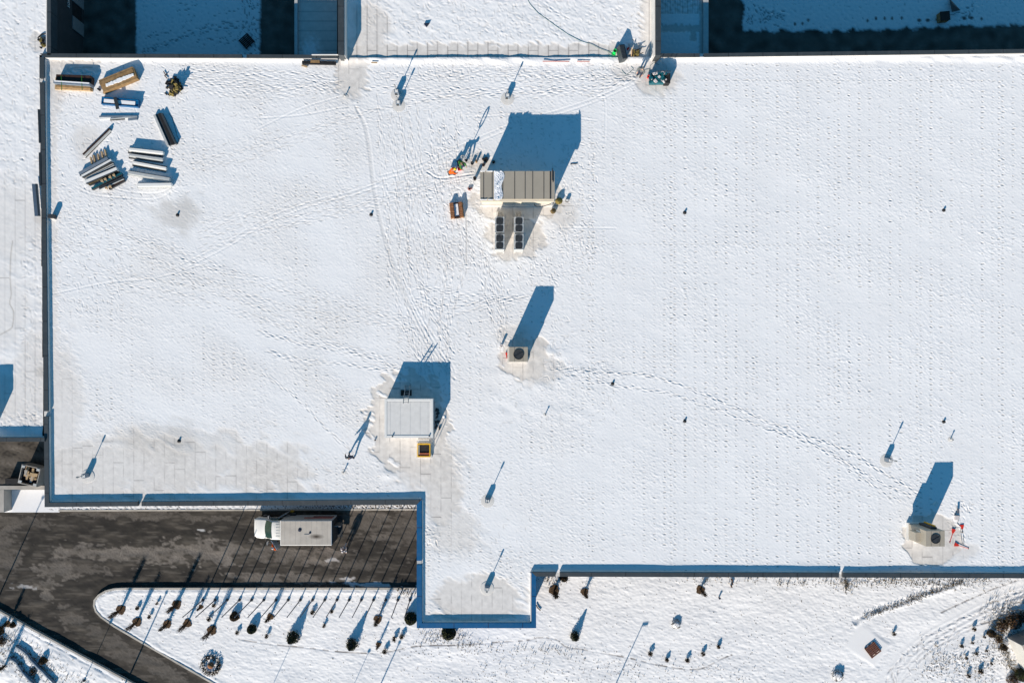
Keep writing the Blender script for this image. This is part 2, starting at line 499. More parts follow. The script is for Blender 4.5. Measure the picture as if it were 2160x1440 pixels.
F.a['bare'] = np.maximum(F.a['bare'], np.clip((nA * .5 + nB * .4 - .9) * .16, 0, .12))
nD = F.noise(9, .03, 8, .8)
F.a['bare'] = np.maximum(F.a['bare'], np.clip((nD + nA * .6 - .9) * .35, 0, .38))
F.a['dirt'] = np.clip(.22 + .16 * nA + .08 * nB, 0, .6)
for (x, y, rx, ry, v) in [(800, 1234, 60, 4, .75), (700, 1180, 20, 3, .35), (730, 1219, 12, 4, .5), (45, 1236, 18, 4, .35), (425, 1117, 6, 1.6, .6)]:
    F.blob(x, y, rx, ry, 0.05, nz=nz * 2, soft=.5, key='seam', val=v)
F.H += 0.004 * nC + .01 * nA
dv = F.build('driveway', M['asphalt']); dv['kind'] = 'structure'

def yard(name, x0, x1, snowmask, seed=0):
    F = Field(x0, x1, -270, 140, ZG, 2.4)
    n1 = F.noise(40); n2 = F.noise(10, .3, 1.5); n3 = F.noise(5, .5, 1.5)
    sm = snowmask(F, n1 * 2 + n2 * 1.0)
    F.a['bare'] = np.clip(.42 + .12 * n1, 0, 1) * (1 - sm)
    F.a['dirt'] = np.clip(.2 + .1 * n2, 0, .8) * (1 - sm)
    F.H += sm * .07 + sm * (n3 * .004 + n2 * .005)
    return F, sm
def sm1(F, n):
    d = np.minimum(F.X - 288, 549 - F.X) + n * .6
    return np.clip(d / 5 + .5, 0, 1)
F, sm = yard('yard', 80, 740, sm1)
for k in range(26):
    x = rnd.uniform(300, 520); y = rnd.uniform(-60, 110)
    F.trail([(x, y), (x + rnd.uniform(30, 90), y - rnd.uniform(5, 30))], depth=.03)
F.trail([(300, 112), (380, 80), (460, 62), (540, 50)], 4, 5, depth=.04)
F.trail([(505, -60), (512, 0), (528, 60), (545, 110)], 3, 5, depth=.05)
gr = F.noise(7, .3, 1.6)
hits = np.clip((gr - 1.5) * 2, 0, 1) * np.exp(-((F.X - 535) / 22) ** 2)
F.a['seam'] = sm * (1 - np.clip(-F.H * 0 + hits, 0, 1) * .9)
F.a['seam'] *= 1 - .55 * np.clip((sm * .07 - F.H - .008) * 60, 0, 1)
o = F.build('yard', M['asphalt']); o['kind'] = 'structure'
def sm2(F, n):
    d = np.minimum(F.X - 1566, 66 - 6 * np.clip((F.X - 1800) / 300, 0, 1) * 2 - F.Y) + n
    return np.clip(d / 4 + .5, 0, 1)
F, sm = yard('yard', 1440, 2340, sm2)
for (x, y) in [(1676, 52), (1692, 51), (1704, 44), (1829, 45), (1847, 40), (1865, 40), (1881, 40), (1901, 39), (1938, 44), (1956, 44), (1977, 43), (2033, 40), (2048, 39), (2069, 41)]:
    F.blob(x, y, 4.5 if 1930 < x < 2050 else 2.5, 3.5, nz=None, soft=.8, key='seam', val=1)
holes = F.a['seam'].copy()
for k in range(16):
    F.trail([(rnd.uniform(1575, 1660), rnd.uniform(10, 55)) for _ in range(2)], depth=.05)
for k in range(6):
    F.trail([(rnd.uniform(1990, 2060), rnd.uniform(10, 50)) for _ in range(2)], depth=.05)
F.a['seam'] = sm * (1 - .9 * holes) * (1 - .55 * np.clip((sm * .07 - F.H - .008) * 60, 0, 1))
o = F.build('yard', M['asphalt']); o['kind'] = 'structure'

# ---------------- gardens
F = Field(190, 2420, 1168, 1564, ZL, 1.6)
n1 = F.noise(90, -.2, 2); n2 = F.noise(16, .15, 2.2); n3 = F.noise(6.5, .2, 2.2); n4 = F.noise(30, .1, 1.5)
n5 = F.noise(4.0, .3, 1.8)
F.H += .014 * n1 + .005 * n2 + .0042 * n3 + .0018 * n5
# dried grass and stalks showing through, mostly along the wall and the ditch
sp = F.noise(4.2, 1.2, 1.6, .6)
dens = np.zeros_like(F.X)
def dblob(x, y, rx, ry, ang, v):
    global dens
    c, s_ = math.cos(ang), math.sin(ang)
    dx = F.X - x; dy = F.Y - y
    dens = np.maximum(dens, v * np.exp(-((dx * c + dy * s_) / rx) ** 2 - ((-dx * s_ + dy * c) / ry) ** 2))
dblob(1900, 1226, 150, 14, 0, 1); dblob(1700, 1230, 60, 10, 0, .55); dblob(2060, 1225, 90, 10, 0, .8); dblob(1480, 1225, 100, 8, 0, .35)
dblob(1960, 1250, 80, 8, -.40, 1.1); dblob(1865, 1285, 45, 7, -.36, .9)
dblob(930, 1345, 55, 26, 0, .75); dblob(1010, 1372, 130, 24, 0, .5); dblob(900, 1375, 60, 12, 0, .6)
dblob(2080, 1395, 80, 40, -.5, .85); dblob(1980, 1400, 70, 35, -.5, .8); dblob(2120, 1320, 40, 45, 0, 1.2); dblob(2110, 1250, 80, 25, -.3, .5)
dblob(1300, 1420, 260, 40, 0, .33); dblob(1650, 1350, 260, 70, 0, .12); dblob(850, 1255, 40, 12, 0, .5); dblob(1170, 1222, 40, 10, 0, .6); dblob(1050, 1440, 200, 40, 0, .4)
dblob(300, 1068, 1, 1, 0, 0)
F.a['bare'] = np.clip((sp + dens * 2.1 - 2.4) * 2.2, 0, 1)
F.H += F.a['bare'] * .03
# ditch
ditch = F.curve([(1800, 1314), (1822, 1297), (1860, 1281), (1905, 1268), (1945, 1250), (1985, 1240), (2030, 1222)])
for i in range(len(ditch) - 1):
    F.groove([ditch[i], ditch[i + 1]], 4.5 + 2 * math.sin(i * .9), .05 + .03 * math.sin(i * .55), .25)
for i in range(len(ditch) - 1): F.groove([ditch[i] + Vector((3, 8)), ditch[i + 1] + Vector((3, 8))], 4, -.05, 0)
# lawn edging that meanders across the garden
ed = F.curve([(505, 1348), (560, 1357), (640, 1365), (720, 1374), (800, 1377), (880, 1362), (960, 1360), (1050, 1354), (1110, 1350), (1140, 1344), (1175, 1349), (1195, 1364), (1240, 1371), (1330, 1388), (1390, 1402), (1440, 1410), (1480, 1409), (1520, 1390), (1545, 1380)], 6)
for i in range(len(ed) - 1):
    F.groove([ed[i], ed[i + 1]], .9, .022, .1, dirt=rnd.choice([0, .3, .6, 1, .7]))
# path at the lower right, kerb line, wheel and foot tracks
pth = [[(1640, 1470), (1740, 1418), (1830, 1370), (1950, 1312), (2060, 1268), (2170, 1236), (2300, 1200)]]
mid_ = F.curve([(1868, 1500), (1882, 1445), (1915, 1395), (1965, 1353), (2030, 1318), (2100, 1282), (2180, 1250), (2330, 1196)])
ds = np.full(F.X.shape, 1e9)
for i in range(0, len(mid_) - 1, 2):
    ds = np.minimum(ds, np.hypot(F.X - mid_[i].x, F.Y - mid_[i].y))
flat = np.clip((40 - ds) / 14, 0, 1)
F.H *= (1 - .7 * flat); F.H -= .03 * flat; F.a['bare'] *= (1 - flat)
for off in (-16, -4, 7, 15):
    c_ = [v + Vector((off * .6, off * .75)) for v in mid_]
    F.groove(c_, 2.4, .02, .5)
    F.trail(c_, 1, 2.5, depth=.035, stepl=12)
kerbline = F.curve([(1985, 1292), (2010, 1280), (2050, 1262), (2080, 1248), (2110, 1236), (2150, 1222)])
for i in range(len(kerbline) - 1): F.groove(kerbline[i:i + 2], 1.0, .03, .1, dirt=rnd.choice([.3, .6, .9]))
F.groove(F.curve([(2070, 1316), (2095, 1309), (2120, 1303), (2150, 1298)]), 1.3, .04, .4, dirt=.8)
# flat snow slab round the pallet
a_ = np.clip((42 - (np.abs((F.X - 1828) * .82 + (F.Y - 1362) * .57) + 0)) / 6, 0, 1) * np.clip((32 - np.abs(-(F.X - 1832) * .57 + (F.Y - 1362) * .82)) / 6, 0, 1)
F.H = F.H * (1 - a_) + .03 * a_; F.a['bare'] *= (1 - a_)
# tramples
for k in range(70):
    x = rnd.uniform(1960, 2150); y = rnd.uniform(1370, 1500)
    F.stamp(x, y, rnd.uniform(-.8, -.2), 4, 1.6, .04)
for k in range(10):
    x = rnd.uniform(920, 1500); y = rnd.uniform(1385, 1430)
    F.trail([(x, y), (x + rnd.uniform(60, 160), y + rnd.uniform(-12, 12))], depth=.02, ln=3)
for x, y in [(1085, 1260), (1125, 1268)]: pass
msk = inpoly(F.X, F.Y, island)
d_ = polydist(F.X, F.Y, island)
F.H += .035 * np.exp(-((d_ - 7) / 4) ** 2) - .03
gs = F.build('garden', M['gardensnow'], mask=msk); gs['kind'] = 'structure'

F = Field(-140, 505, 1205, 1564, ZL, 2.0)
n1 = F.noise(60, .5, 2); n2 = F.noise(14, .5, 2); n3 = F.noise(6, .5, 2); sp = F.noise(4.5, 1.2, 1.5, .6)
F.H += .02 * n1 + .009 * n2 + .004 * n3
dens = np.zeros_like(F.X)
dblob(30, 1380, 60, 40, .6, .95); dblob(110, 1400, 60, 25, .6, .7); dblob(10, 1320, 30, 30, 0, .6); dblob(120, 1440, 80, 25, 0, .7)
F.a['bare'] = np.clip((sp + dens * 1.7 - 2.5) * 2.2, 0, 1)
F.groove([(30, 1316), (269, 1447)], 1.2, .02, .4)
for i in range(9):
    F.groove([(42 + i * 26, 1322 + i * 14), (58 + i * 26, 1331 + i * 14)], 1.4, .03, .3)
F.H += .16 * np.exp(-(((F.X - 2) / 26) ** 2 + ((F.Y - 1415) / 26) ** 2) ** 1.5)
msk = inpoly(F.X, F.Y, swgard)
gs = F.build('garden', M['gardensnow'], mask=msk); gs['kind'] = 'structure'

# kerbs (real steps)
def kerb(name, pts, wpx, z0, z1, m, closed=False, kind=True):
    mb = MB()
    for i in range(len(pts) - 1):
        a = Vector(pts[i]); b = Vector(pts[i + 1]); d = (b - a).normalized(); n_ = Vector((-d.y, d.x)) * wpx / 2
        a2 = a - d * wpx * .25; b2 = b + d * wpx * .25
        q = [P(*(v), z1) for v in (a2 + n_, b2 + n_, b2 - n_, a2 - n_)]
        mb.prism([(v.x, v.y) for v in q], z0, z1 + .001 * (i % 2))
    o = mb.build(name, m)
    if kind: o['kind'] = 'structure'
    return o
kerb('kerb', [(884, 1241), (262, 1241), (240, 1242), (222, 1246.5), (207.5, 1255), (199, 1265.5), (198, 1277), (202, 1289), (213, 1301), (240, 1320), (300, 1355), (380, 1401), (450, 1441), (560, 1503), (640, 1561)],
     3.6, ZG - .2, ZL + .03, 'kerb')
kerb('kerb', [(-140, 1207), (0, 1290), (130, 1361), (269, 1436), (500, 1561)], 3.6, ZG - .2, ZL + .06, 'concrete')
kerb('kerb', [(124, 1076.5), (884, 1074)], 3.2, ZG - .2, ZG + .15, 'kerb')
# planted strip at the foot of the south wall
F = Field(100, 884, 1036, 1076, ZG + .12, 1.9)
n3 = F.noise(6, 0, 2); sp = F.noise(4.5, 1.2, 1.5, .6)
F.H += .012 * n3
F.a['bare'] = np.clip((sp - .9 - .9 * np.exp(-0) * (F.Y < 1071)) * 2, 0, .9) * (F.X < 310) + np.clip((sp + np.clip((F.X - 540) / 200, 0, 1) * 1.6 - 1.5) * 2, 0, 1)
F.a['dirt'] = np.clip(sp - 1.6, 0, 1)
o = F.build('planting_strip', M['gardensnow']); o['kind'] = 'structure'

# ============================================================ MAIN BUILDING
base = P(1200, 700, ZG)
main = empty('factory_building', base, 'large flat roofed factory, snowy roof edged by dark grey and blue parapets, filling the view', 'building')
outline = [(86, 117), (716, 120), (1390, 120), (1484, 117), (2330, 107), (2330, 1216), (1129, 1212), (1129, 1321), (882, 1321), (882, 1062), (97, 1066)]
# walls
mb = MB(); pts = [P(x, y, .2) for x, y in outline]
mb.prism([(p.x, p.y) for p in pts], ZG - .1, -.09)
mb.build('wall', 'wall', main)
pq = [P(x, y, .2) for x, y in [(880.5, 1080), (1130.5, 1080), (1130.5, 1322.5), (880.5, 1322.5)]]
MB().prism([(p.x, p.y) for p in pq], ZG - .05, -.12).build('wall', 'bluewall', main)

PH = .33
def cap(o1, o2, i1, i2, m, z1=PH, z0=-.35, zz=None, par=None, name='parapet', lip=True):
    """one straight piece of parapet between outer points o1,o2 and inner points i1,i2 (photo pixels at cap level)"""
    par = par or main
    if m in ('slate', 'blue'): m += '_coping_along_' + ('x' if abs(o2[0] - o1[0]) > abs(o2[1] - o1[1]) else 'y')
    q = [P(x, y, z1) for x, y in (o1, o2, i2, i1)]
    MB().prism([(v.x, v.y) for v in q], z0, z1).build(name, m, par)
def lip(i1, i2, inw, par=None, z1=PH - .07):
    par = par or main
    a = Vector(i1); b = Vector(i2); n_ = Vector(inw)
    q = [P(*v, z1) for v in (a, b, b + n_, a + n_)]
    MB().prism([(v.x, v.y) for v in q], -.1, z1).build('upstand', 'membrane', par)
SL = 'slate'
# north
cap((84, 113), (510, 115), (93, 121), (510, 122.3), SL)
cap((520, 115), (712, 116.3), (520, 122.3), (712, 123), SL)
cap((1394, 113), (1476, 113), (1394, 120.5), (1476, 120.5), SL)
cap((1485, 113), (2330, 101.5), (1485, 120.5), (2330, 110), SL)
lip((95, 121.5), (712, 123.3), (0, 1.6)); lip((1394, 121), (2330, 110.5), (0, 1.6))
cap((510, 115.6), (520, 115.6), (510, 121.8), (520, 121.8), 'membrane', .08)
cap((1476, 113.5), (1485, 113.4), (1476, 120.3), (1485, 120.2), 'membrane', .08)
# low snow covered divider towards the north wing
cap((716, 121.5), (1393, 120.5), (716, 126.5), (1393, 125.5), 'membrane', .03)
# west
cap((84, 121), (83.6, 165), (93, 121), (93.4, 165), SL)
cap((83.7, 174), (92.4, 867), (93.6, 174), (101.6, 867), SL)
cap((92.6, 878), (94, 1069), (101.8, 878), (103.5, 1059.5), SL)
lip((93, 124), (101.6, 867), (2.2, 0)); lip((101.8, 878), (103.2, 1057), (2.2, 0))
cap((84.2, 165), (84.3, 174), (93.3, 165), (93.5, 174), 'membrane', .1)
cap((93, 867), (93.1, 878), (101.2, 867), (101.4, 878), 'membrane', .1)
# south, left part
cap((94, 1069), (290, 1067), (103.5, 1059.5), (290, 1057.8), SL)
cap((298.5, 1067), (879, 1064), (298.5, 1057.7), (889.5, 1053), SL)
lip((105.5, 1059), (290, 1057.5), (0, -1.8)); lip((298.5, 1057.3), (888, 1052.8), (0, -1.8))
cap((290, 1066.5), (298.5, 1066.4), (290, 1058), (298.5, 1058), 'membrane', .04)
# projection, blue
cap((879, 1064), (879, 1182), (889.5, 1053), (889.8, 1182), 'blue')
cap((879, 1191), (879, 1324), (889.8, 1191), (890, 1313.5), 'blue')
cap((879.4, 1182), (879.4, 1191), (889.3, 1182), (889.3, 1191), 'lgrey', PH - .05)
cap((879, 1324), (1131, 1324), (890, 1313.5), (1121, 1313.5), 'blue')
cap((1131, 1324), (1130.5, 1215), (1121, 1313.5), (1121, 1206), 'blue')
lip((890, 1055), (890.3, 1312), (1.6, 0)); lip((892, 1313), (1119, 1313), (0, -1.8)); lip((1120.6, 1208), (1120.6, 1312), (-2, 0))
# south, right part
cap((1130.5, 1215), (1172, 1215.4), (1121, 1206), (1172, 1206), SL)
cap((1181, 1215.5), (1770, 1217.3), (1181, 1206.2), (1770, 1208), SL)
cap((1778.5, 1217.3), (2330, 1219.5), (1778.5, 1208), (2330, 1209.5), SL)
lip((1121, 1205.6), (1172, 1205.7), (0, -1.8)); lip((1181, 1205.8), (1770, 1207.6), (0, -1.8)); lip((1778.5, 1207.6), (2330, 1209), (0, -1.8))
cap((1172, 1215), (1181, 1215), (1172, 1206.4), (1181, 1206.4), 'membrane', .04)
cap((1770, 1217), (1778.5, 1217), (1770, 1208.3), (1778.5, 1208.3), 'membrane', .04)

# ---------------- main roof: snow over membrane as one fine height field
F = Field(90, 2332, 112, 1320, 0.0, 1.3)
X, Y = F.X, F.Y
nL = F.noise(160, .3, 1.5); nM = F.noise(34, .5, 2); nS = F.noise(12, .55, 2.0); nF = F.noise(6.0, .6, 2.2); nV = F.noise(3.6, .7, 1.6)
edge = nM * .09 + nS * .05
# bare membrane where the wind or feet cleared the snow
def BB(x, y, rx, ry, a=0., soft=.35, v=1.): F.blob(x, y, rx, ry, a, soft=soft, nz=edge, val=v)
BB(862, 892, 86, 108, soft=.12); BB(900, 975, 70, 60, v=.9, soft=.8); BB(935, 1040, 38, 75, v=.85, soft=.7)
BB(1105, 755, 52, 48, soft=.15); BB(1135, 775, 50, 36, v=.7, soft=.6); BB(1085, 705, 35, 20, v=.5, soft=.8)
F.blob(1966, 1138, 65, 56, soft=.06, nz=edge * .4, val=1); BB(2015, 1160, 45, 22, v=.6, soft=.6)
BB(1095, 425, 98, 42, soft=.2); BB(1085, 500, 62, 48, soft=.25, v=1); BB(1010, 345, 30, 24, v=.75, soft=.7); BB(1190, 450, 30, 30, v=.6, soft=.8)
BB(1010, 1265, 95, 55, soft=.4, v=.8); BB(960, 1120, 50, 50, v=.5, soft=.8)
F.rect(104, 650, 930, 1046, 60, nz=nM * 16 + nS * 4 + nL * 8, val=.72); BB(135, 860, 38, 130, v=.55, soft=.9); BB(190, 990, 90, 60, v=.75, soft=.7)
BB(740, 160, 26, 52, v=.85, soft=.6); F.rect(706, 776, 122, 190, 14, nz=nS * 4, val=.8)
F.rect(104, 212, 124, 152, 12, nz=nS * 4, val=.85); BB(118, 170, 20, 60, v=.7, soft=.7); BB(180, 300, 28, 40, v=.55, soft=.9)
BB(1390, 165, 45, 34, v=.8, soft=.5); BB(1330, 150, 40, 20, v=.5, soft=.6)
BB(1500, 1160, 1, 1)
F.rect(107, 122, 130, 1040, 8, nz=nS * 3, val=.45)
for (x, y) in [(375, 454), (378, 928)]:
    F.blob(x, y, 42, 34, nz=edge * 1.6, soft=1.1, key='dirt', val=.55)
F.blob(330, 922, 75, 28, nz=edge * 1.6, soft=1., key='dirt', val=.35); F.blob(430, 935, 60, 20, nz=edge * 1.6, soft=1., key='dirt', val=.3)
F.blob(1385, 150, 30, 30, nz=edge, soft=1., key='dirt', val=.3); F.blob(1290, 1000, 1, 1, key='dirt', val=0)
# thin snow lets the membrane tint through in broad areas
thin = np.clip(.10 + .10 * nL, 0, .3) * np.exp(-((X - 600) / 700) ** 2)
bare = np.clip(F.a['bare'], 0, 1)
# membrane sheets: joints every 21.6 px, cross joints staggered
ph = (X - 131.0) % 21.6
seamline = np.exp(-((np.minimum(ph, 21.6 - ph)) / .75) ** 2)
r2 = random.Random(5)
seam = seamline * np.clip(bare * 1.3 - .25, 0, 1) * (.36 + .34 * np.clip(nM, -1, 1))
for k in range(0, 102):
    xs = 131 + 21.6 * k
    y = 124 + r2.uniform(0, 90)
    while y < 1315:
        w_ = F.win(xs + 10.8, y, 12)
        if w_ is not None:
            m_ = (np.abs(F.X[w_] - xs - 10.8) < 10.8) * np.exp(-((F.Y[w_] - y) / 1.0) ** 2)
            b_ = bare[w_]
            seam[w_] = np.maximum(seam[w_], m_ * np.clip(b_ * 1.3 - .25, 0, 1) * r2.uniform(.3, 1.0))
        y += r2.uniform(95, 190)
F.a['seam'] = seam * .9
cover = 1 - bare
rough = np.clip(.85 + .18 * nM + .25 * nL, .4, 1.5)
F.H += cover * (.035 + .005 * nL + .0016 * nM + rough * (.0016 * nS + .0026 * nF + .0019 * nV))
# step at the edge of the cleared patches reads as a soft lip
# fastener rows dimpling the snow
vis = np.clip(.55 + .25 * nL + .5 * np.clip((X - 1150) / 500, 0, 1), 0, 1) * cover
rr = random.Random(3)
for k in range(0, 102):
    xs = 131 + 21.6 * k - 3.5
    for dx in ((0, 13.5) if k % 8 == 3 else (0,)):
        strong = rr.uniform(.5, 1.2)
        y = 135 + rr.uniform(0, 8)
        st = 11.0
        while y < 1300:
            j = int((y - F.y0) / F.st); i = int((xs + dx - F.x0) / F.st)
            if 0 <= j < F.ny and 0 <= i < F.nx and vis[j, i] > .22 and rr.random() < .85:
                v_ = vis[j, i] * strong * rr.uniform(.4, 1.2)
                F.stamp(xs + dx + rr.gauss(0, .6), y, rr.gauss(0, .25), 2.2 * rr.uniform(.7, 1.7), 1.35, .028 * v_, .45, .95 * min(1, v_))
            y += st
for (yy, x0, x1) in [(170, 1470, 2100), (517, 1600, 1780), (862, 1500, 1850), (515, 1240, 1600)]:
    x = x0
    while x < x1:
        F.stamp(x, yy + rr.gauss(0, .4), 0, 3.0, 1.2, .02 * rr.uniform(.3, 1), .4, .5); x += 11
for yy in (208, 290, 640, 765, 1048):
    F.groove([(1250, yy), (2150, yy - 3)], .9, .0035, .3)

T = F.trail
# crew paths, from the store corner to the hatch and the plant room
rr = random.Random(21)
for k in range(15):
    y = 140 + k * 4.5
    T([(395, 140 + k * 3), (470, y + rr.uniform(-4, 8)), (560, y + 8), (650, 150 + k * 3.2), (718, 185 + rr.uniform(-20, 20))], 1, 3, r=rr, depth=.018)
for k in range(8):
    T([(120 + rr.uniform(0, 60), 430 + k * 12), (250, 470 + k * 9), (380, 520 + k * 10), (520, 575 + k * 9), (650, 610 + k * 9), (790, 650 + k * 5), (880, 680 + k * 3)], 1, 6, r=rr, depth=.014)
for k in range(4):
    T([(110, 500 + k * 14), (240, 570 + k * 12), (400, 600 + k * 12), (560, 650 + k * 10), (700, 715 + k * 8), (790, 755 + k * 5), (840, 778)], 1, 4, r=rr, depth=.015)
for k in range(9):
    T([(1000, 335 + k * 6), (880, 372 + k * 5), (760, 400 + k * 6), (640, 418 + k * 7), (540, 440 + k * 7), (420, 470 + k * 9)], 1, 4, r=rr, depth=.014)
for k in range(5):
    T([(940, 200 + k * 5), (790, 225 + k * 7), (640, 260 + k * 9), (520, 300 + k * 10), (400, 330 + k * 8)], 1, 5, r=rr, depth=.012)
for k in range(15):   # north-south field between the vents and the hatch
    x = 800 + k * 11.5
    T([(x, 225 + rr.uniform(-20, 30)), (x + 5, 330), (x + 14, 450), (x + 25 + rr.uniform(-12, 12), 570), (x * .6 + 370, 690), (x * .35 + 610, 790)], 1, 5, r=rr)
for k in range(8):
    T([(985 + rr.uniform(-15, 15), 470), (1000 + k * 4, 540), (1020 + k * 5, 610), (1040 + k * 4, 680), (1052, 730)], 1, 6, r=rr)
for k in range(6):
    T([(880, 610 + k * 8), (960, 618 + k * 8), (1040, 622 + k * 5), (1105, 628 + rr.uniform(-10, 12))], 1, 5, r=rr)
for k in range(4):
    T([(960, 740), (920, 660 + k * 5), (860, 540), (842 + k * 12, 420), (835 + k * 10, 250)], 1, 5, r=rr)
for k in range(10):  # along the north edge
    T([(780 + rr.uniform(0, 200), 138 + k * 8), (950, 142 + k * 8), (1100, 140 + k * 8), (1230 + rr.uniform(0, 60), 150 + k * 6), (1345, 165)], 1, 5, r=rr)
# two or three lanes out to the eastern plant
T([(1165, 775), (1230, 782), (1300, 790), (1350, 787), (1420, 805), (1500, 838), (1600, 882), (1700, 915), (1790, 950), (1870, 1000), (1940, 1040)], 2, 1.5, .030, r=rr, wob=1.2)
T([(1200, 790), (1260, 808), (1330, 818), (1420, 832), (1520, 868), (1620, 905), (1700, 930), (1770, 968), (1850, 1015), (1930, 1052)], 2, 1.5, .030, r=rr, wob=1.2)
T([(1620, 905), (1720, 940), (1790, 985), (1860, 1040), (1900, 1060)], 1, 1.5, .026, r=rr, wob=1.2)
# tracks west of the plant room
T([(560, 740), (640, 762), (720, 770), (800, 780), (850, 775)], 2, 4, r=rr)
T([(545, 700), (640, 725), (740, 745), (835, 770)], 2, 4, r=rr)
T([(560, 785), (640, 850), (690, 905), (745, 955)], 2, 2, .014, r=rr)
# trampled snow
def trample(x0, x1, y0, y1, n, d=.017):
    d *= 1.35
    for k in range(n):
        x = rr.uniform(x0, x1); y = rr.uniform(y0, y1)
        F.stamp(x, y, rr.choice((rr.gauss(1.45, .25), rr.gauss(.1, .5))), rr.uniform(2.5, 6), rr.uniform(.95, 1.4), d * rr.uniform(.3, 1.5), .3, rr.choice((.1, .25, .45)))
trample(105, 400, 125, 420, 420, .013); trample(900, 1015, 230, 480, 260, .018); trample(1180, 1260, 300, 560, 190, .016)
trample(790, 1340, 130, 170, 300, .012); trample(840, 1050, 480, 760, 260, .012); trample(1110, 1250, 480, 600, 90); trample(1020, 1180, 550, 620, 80)
trample(1060, 1222, 236, 356, 150, .012); trample(845, 945, 765, 830, 60, .014); trample(2000, 2050, 1060, 1140, 70); trample(960, 1060, 520, 560, 60); trample(115, 260, 430, 660, 260, .012); trample(1060, 1300, 790, 900, 120, .008)
trample(400, 700, 130, 420, 120, .008); trample(895, 1120, 1060, 1200, 90, .006); trample(1160, 1200, 660, 800, 60, .01)
trample(900, 1130, 420, 560, 120)
# wheel and hose marks
for c_ in ([(380, 560), (470, 515), (560, 462), (660, 425), (740, 405), (800, 385)], [(386, 568), (478, 522), (566, 470), (662, 433), (742, 413), (800, 393)],
           [(110, 620), (230, 596), (330, 586), (420, 560)], [(545, 272), (640, 228), (735, 200)],
           [(1340, 168), (1260, 205), (1180, 232), (1080, 262), (960, 312), (870, 352), (800, 372)], [(1345, 175), (1264, 212), (1184, 240), (1084, 270), (964, 320), (874, 360), (804, 380)],
           [(1000, 247), (1100, 243), (1180, 245), (1260, 256)], [(1262, 208), (1276, 215), (1276, 300)], [(160, 395), (200, 412), (260, 418), (330, 420), (375, 395)],
           [(235, 395), (270, 405), (330, 408), (365, 395)], [(545, 250), (640, 243), (735, 225)], [(1180, 480), (1300, 482)]):
    F.groove(F.curve(c_), 1.5, .011, .55)
for k in range(4):
    F.groove(F.curve([(748 + k, 225), (766 + k * 2, 262), (776 + k * 2, 310), (784 + k * 2, 380), (792 + k * 2, 430), (804 + k * 2, 480), (820 + k * 3, 540), (845 + k * 5, 610), (880 + k * 8, 690), (930 + k * 8, 770), (960, 800)]),
             1.7, .011, .5, dirt=.25 if k < 2 else 0)
F.groove(F.curve([(900, 362), (925, 376), (960, 373), (1000, 367)]), 1.6, .03, .6, dirt=.3)
F.groove([(981, 400), (984, 470), (984, 540), (985, 560)], 1.0, .02, .3, dirt=.6)
F.groove([(940, 672), (1020, 645), (1105, 628)], .9, .016, .4, dirt=.25); F.groove([(1000, 680), (1130, 657)], .9, .012, .4)
# vertical seams telegraphing through thin snow
F.H -= .0035 * seamline * cover * np.clip(.6 + .5 * nL, 0, 1)
# drifts against the parapets
F.H += .10 * np.exp(-((Y - 122) / 7.5) ** 2) * (.8 + .25 * nM) * ((X < 712) | (X > 1394)) * cover
F.H += .15 * np.exp(-((Y - 126) / 9.0) ** 2) * (.8 + .2 * nM) * ((X > 720) & (X < 1394))
F.H += .10 * np.exp(-((Y - 1206) / 9) ** 2) * np.clip(.35 + .6 * nL, 0, 1.2) * (X > 1190) * cover
F.H += .05 * np.exp(-((1310 - Y) / 6) ** 2) * (X < 1122) * cover
for (x, y, r_) in [(1810, 1195, 60), (2000, 1200, 40), (1700, 1200, 40), (1420, 1200, 50)]:
    F.H += .05 * np.exp(-((X - x) / r_) ** 2 - ((Y - y) / 12) ** 2)
# long low drifts by the eastern plant and shovelled ridges
for (x, y, rx, ry, h) in [(1160, 745, 60, 12, .05), (1140, 800, 120, 30, .03), (1100, 860, 80, 26, .02), (912, 1128, 10, 16, .08), (812, 1000, 20, 12, .04), (1200, 880, 60, 20, .02)]:
    F.H += h * np.exp(-((X - x) / rx) ** 2 - ((Y - y) / ry) ** 2) * (.8 + .2 * nM)
trample(1150, 1290, 760, 800, 80, .014); trample(895, 925, 1110, 1150, 25, .02)
F.a['bare'] = np.clip(bare + thin, 0, 1)
F.H = np.maximum(F.H, -.004 + 0 * F.H)
rp = [(90, 116), (712, 119), (716, 123), (1394, 121), (1394, 117), (2332, 106), (2332, 1212), (1125, 1210), (1125, 1318), (885, 1318), (885, 1058), (97, 1063)]
F.build('roof', M['roofsnow'], main, inpoly(X, Y, rp))
MB().prism([(p.x, p.y) for p in [P(x, y, 0) for x, y in rp]], -.085, -.03).build('roof_deck', 'membrane', main)

# ============================================================ WEST WING
west = empty('low_wing_building', P(20, 500, ZG), 'wing at the left edge, snowy roof, dark lettered wall onto the shaded yard', 'building')
wl = [(-150, -265), (104, -265), (104, 122), (84, 122), (92, 928), (-150, 928)]
MB().prism([(p.x, p.y) for p in [P(x, y, 0) for x, y in wl]], ZG - .1, -.10).build('wall', 'wall', west)
F = Field(-150, 104, -265, 930, 0.0, 1.9)
X, Y = F.X, F.Y
nL = F.noise(120); nM = F.noise(34, .5, 2); nS = F.noise(12, .55, 2.0); nF = F.noise(6.5, .6, 2.2)
edge = nM * .09 + nS * .05
BB(20, 470, 70, 95, v=.5, soft=.9); BB(70, 470, 22, 60, v=.5); BB(10, 650, 60, 90, v=.45, soft=.9); BB(70, 800, 40, 110, v=.6, soft=.8); BB(30, 830, 40, 60, v=.6, soft=.8)
BB(80, 90, 18, 22, v=.7); BB(-60, 500, 60, 300, v=.5, soft=.8)
bare = F.a['bare'].copy()
ph = (X - 10.5) % 21.4
seamline = np.exp(-((np.minimum(ph, 21.4 - ph)) / .95) ** 2)
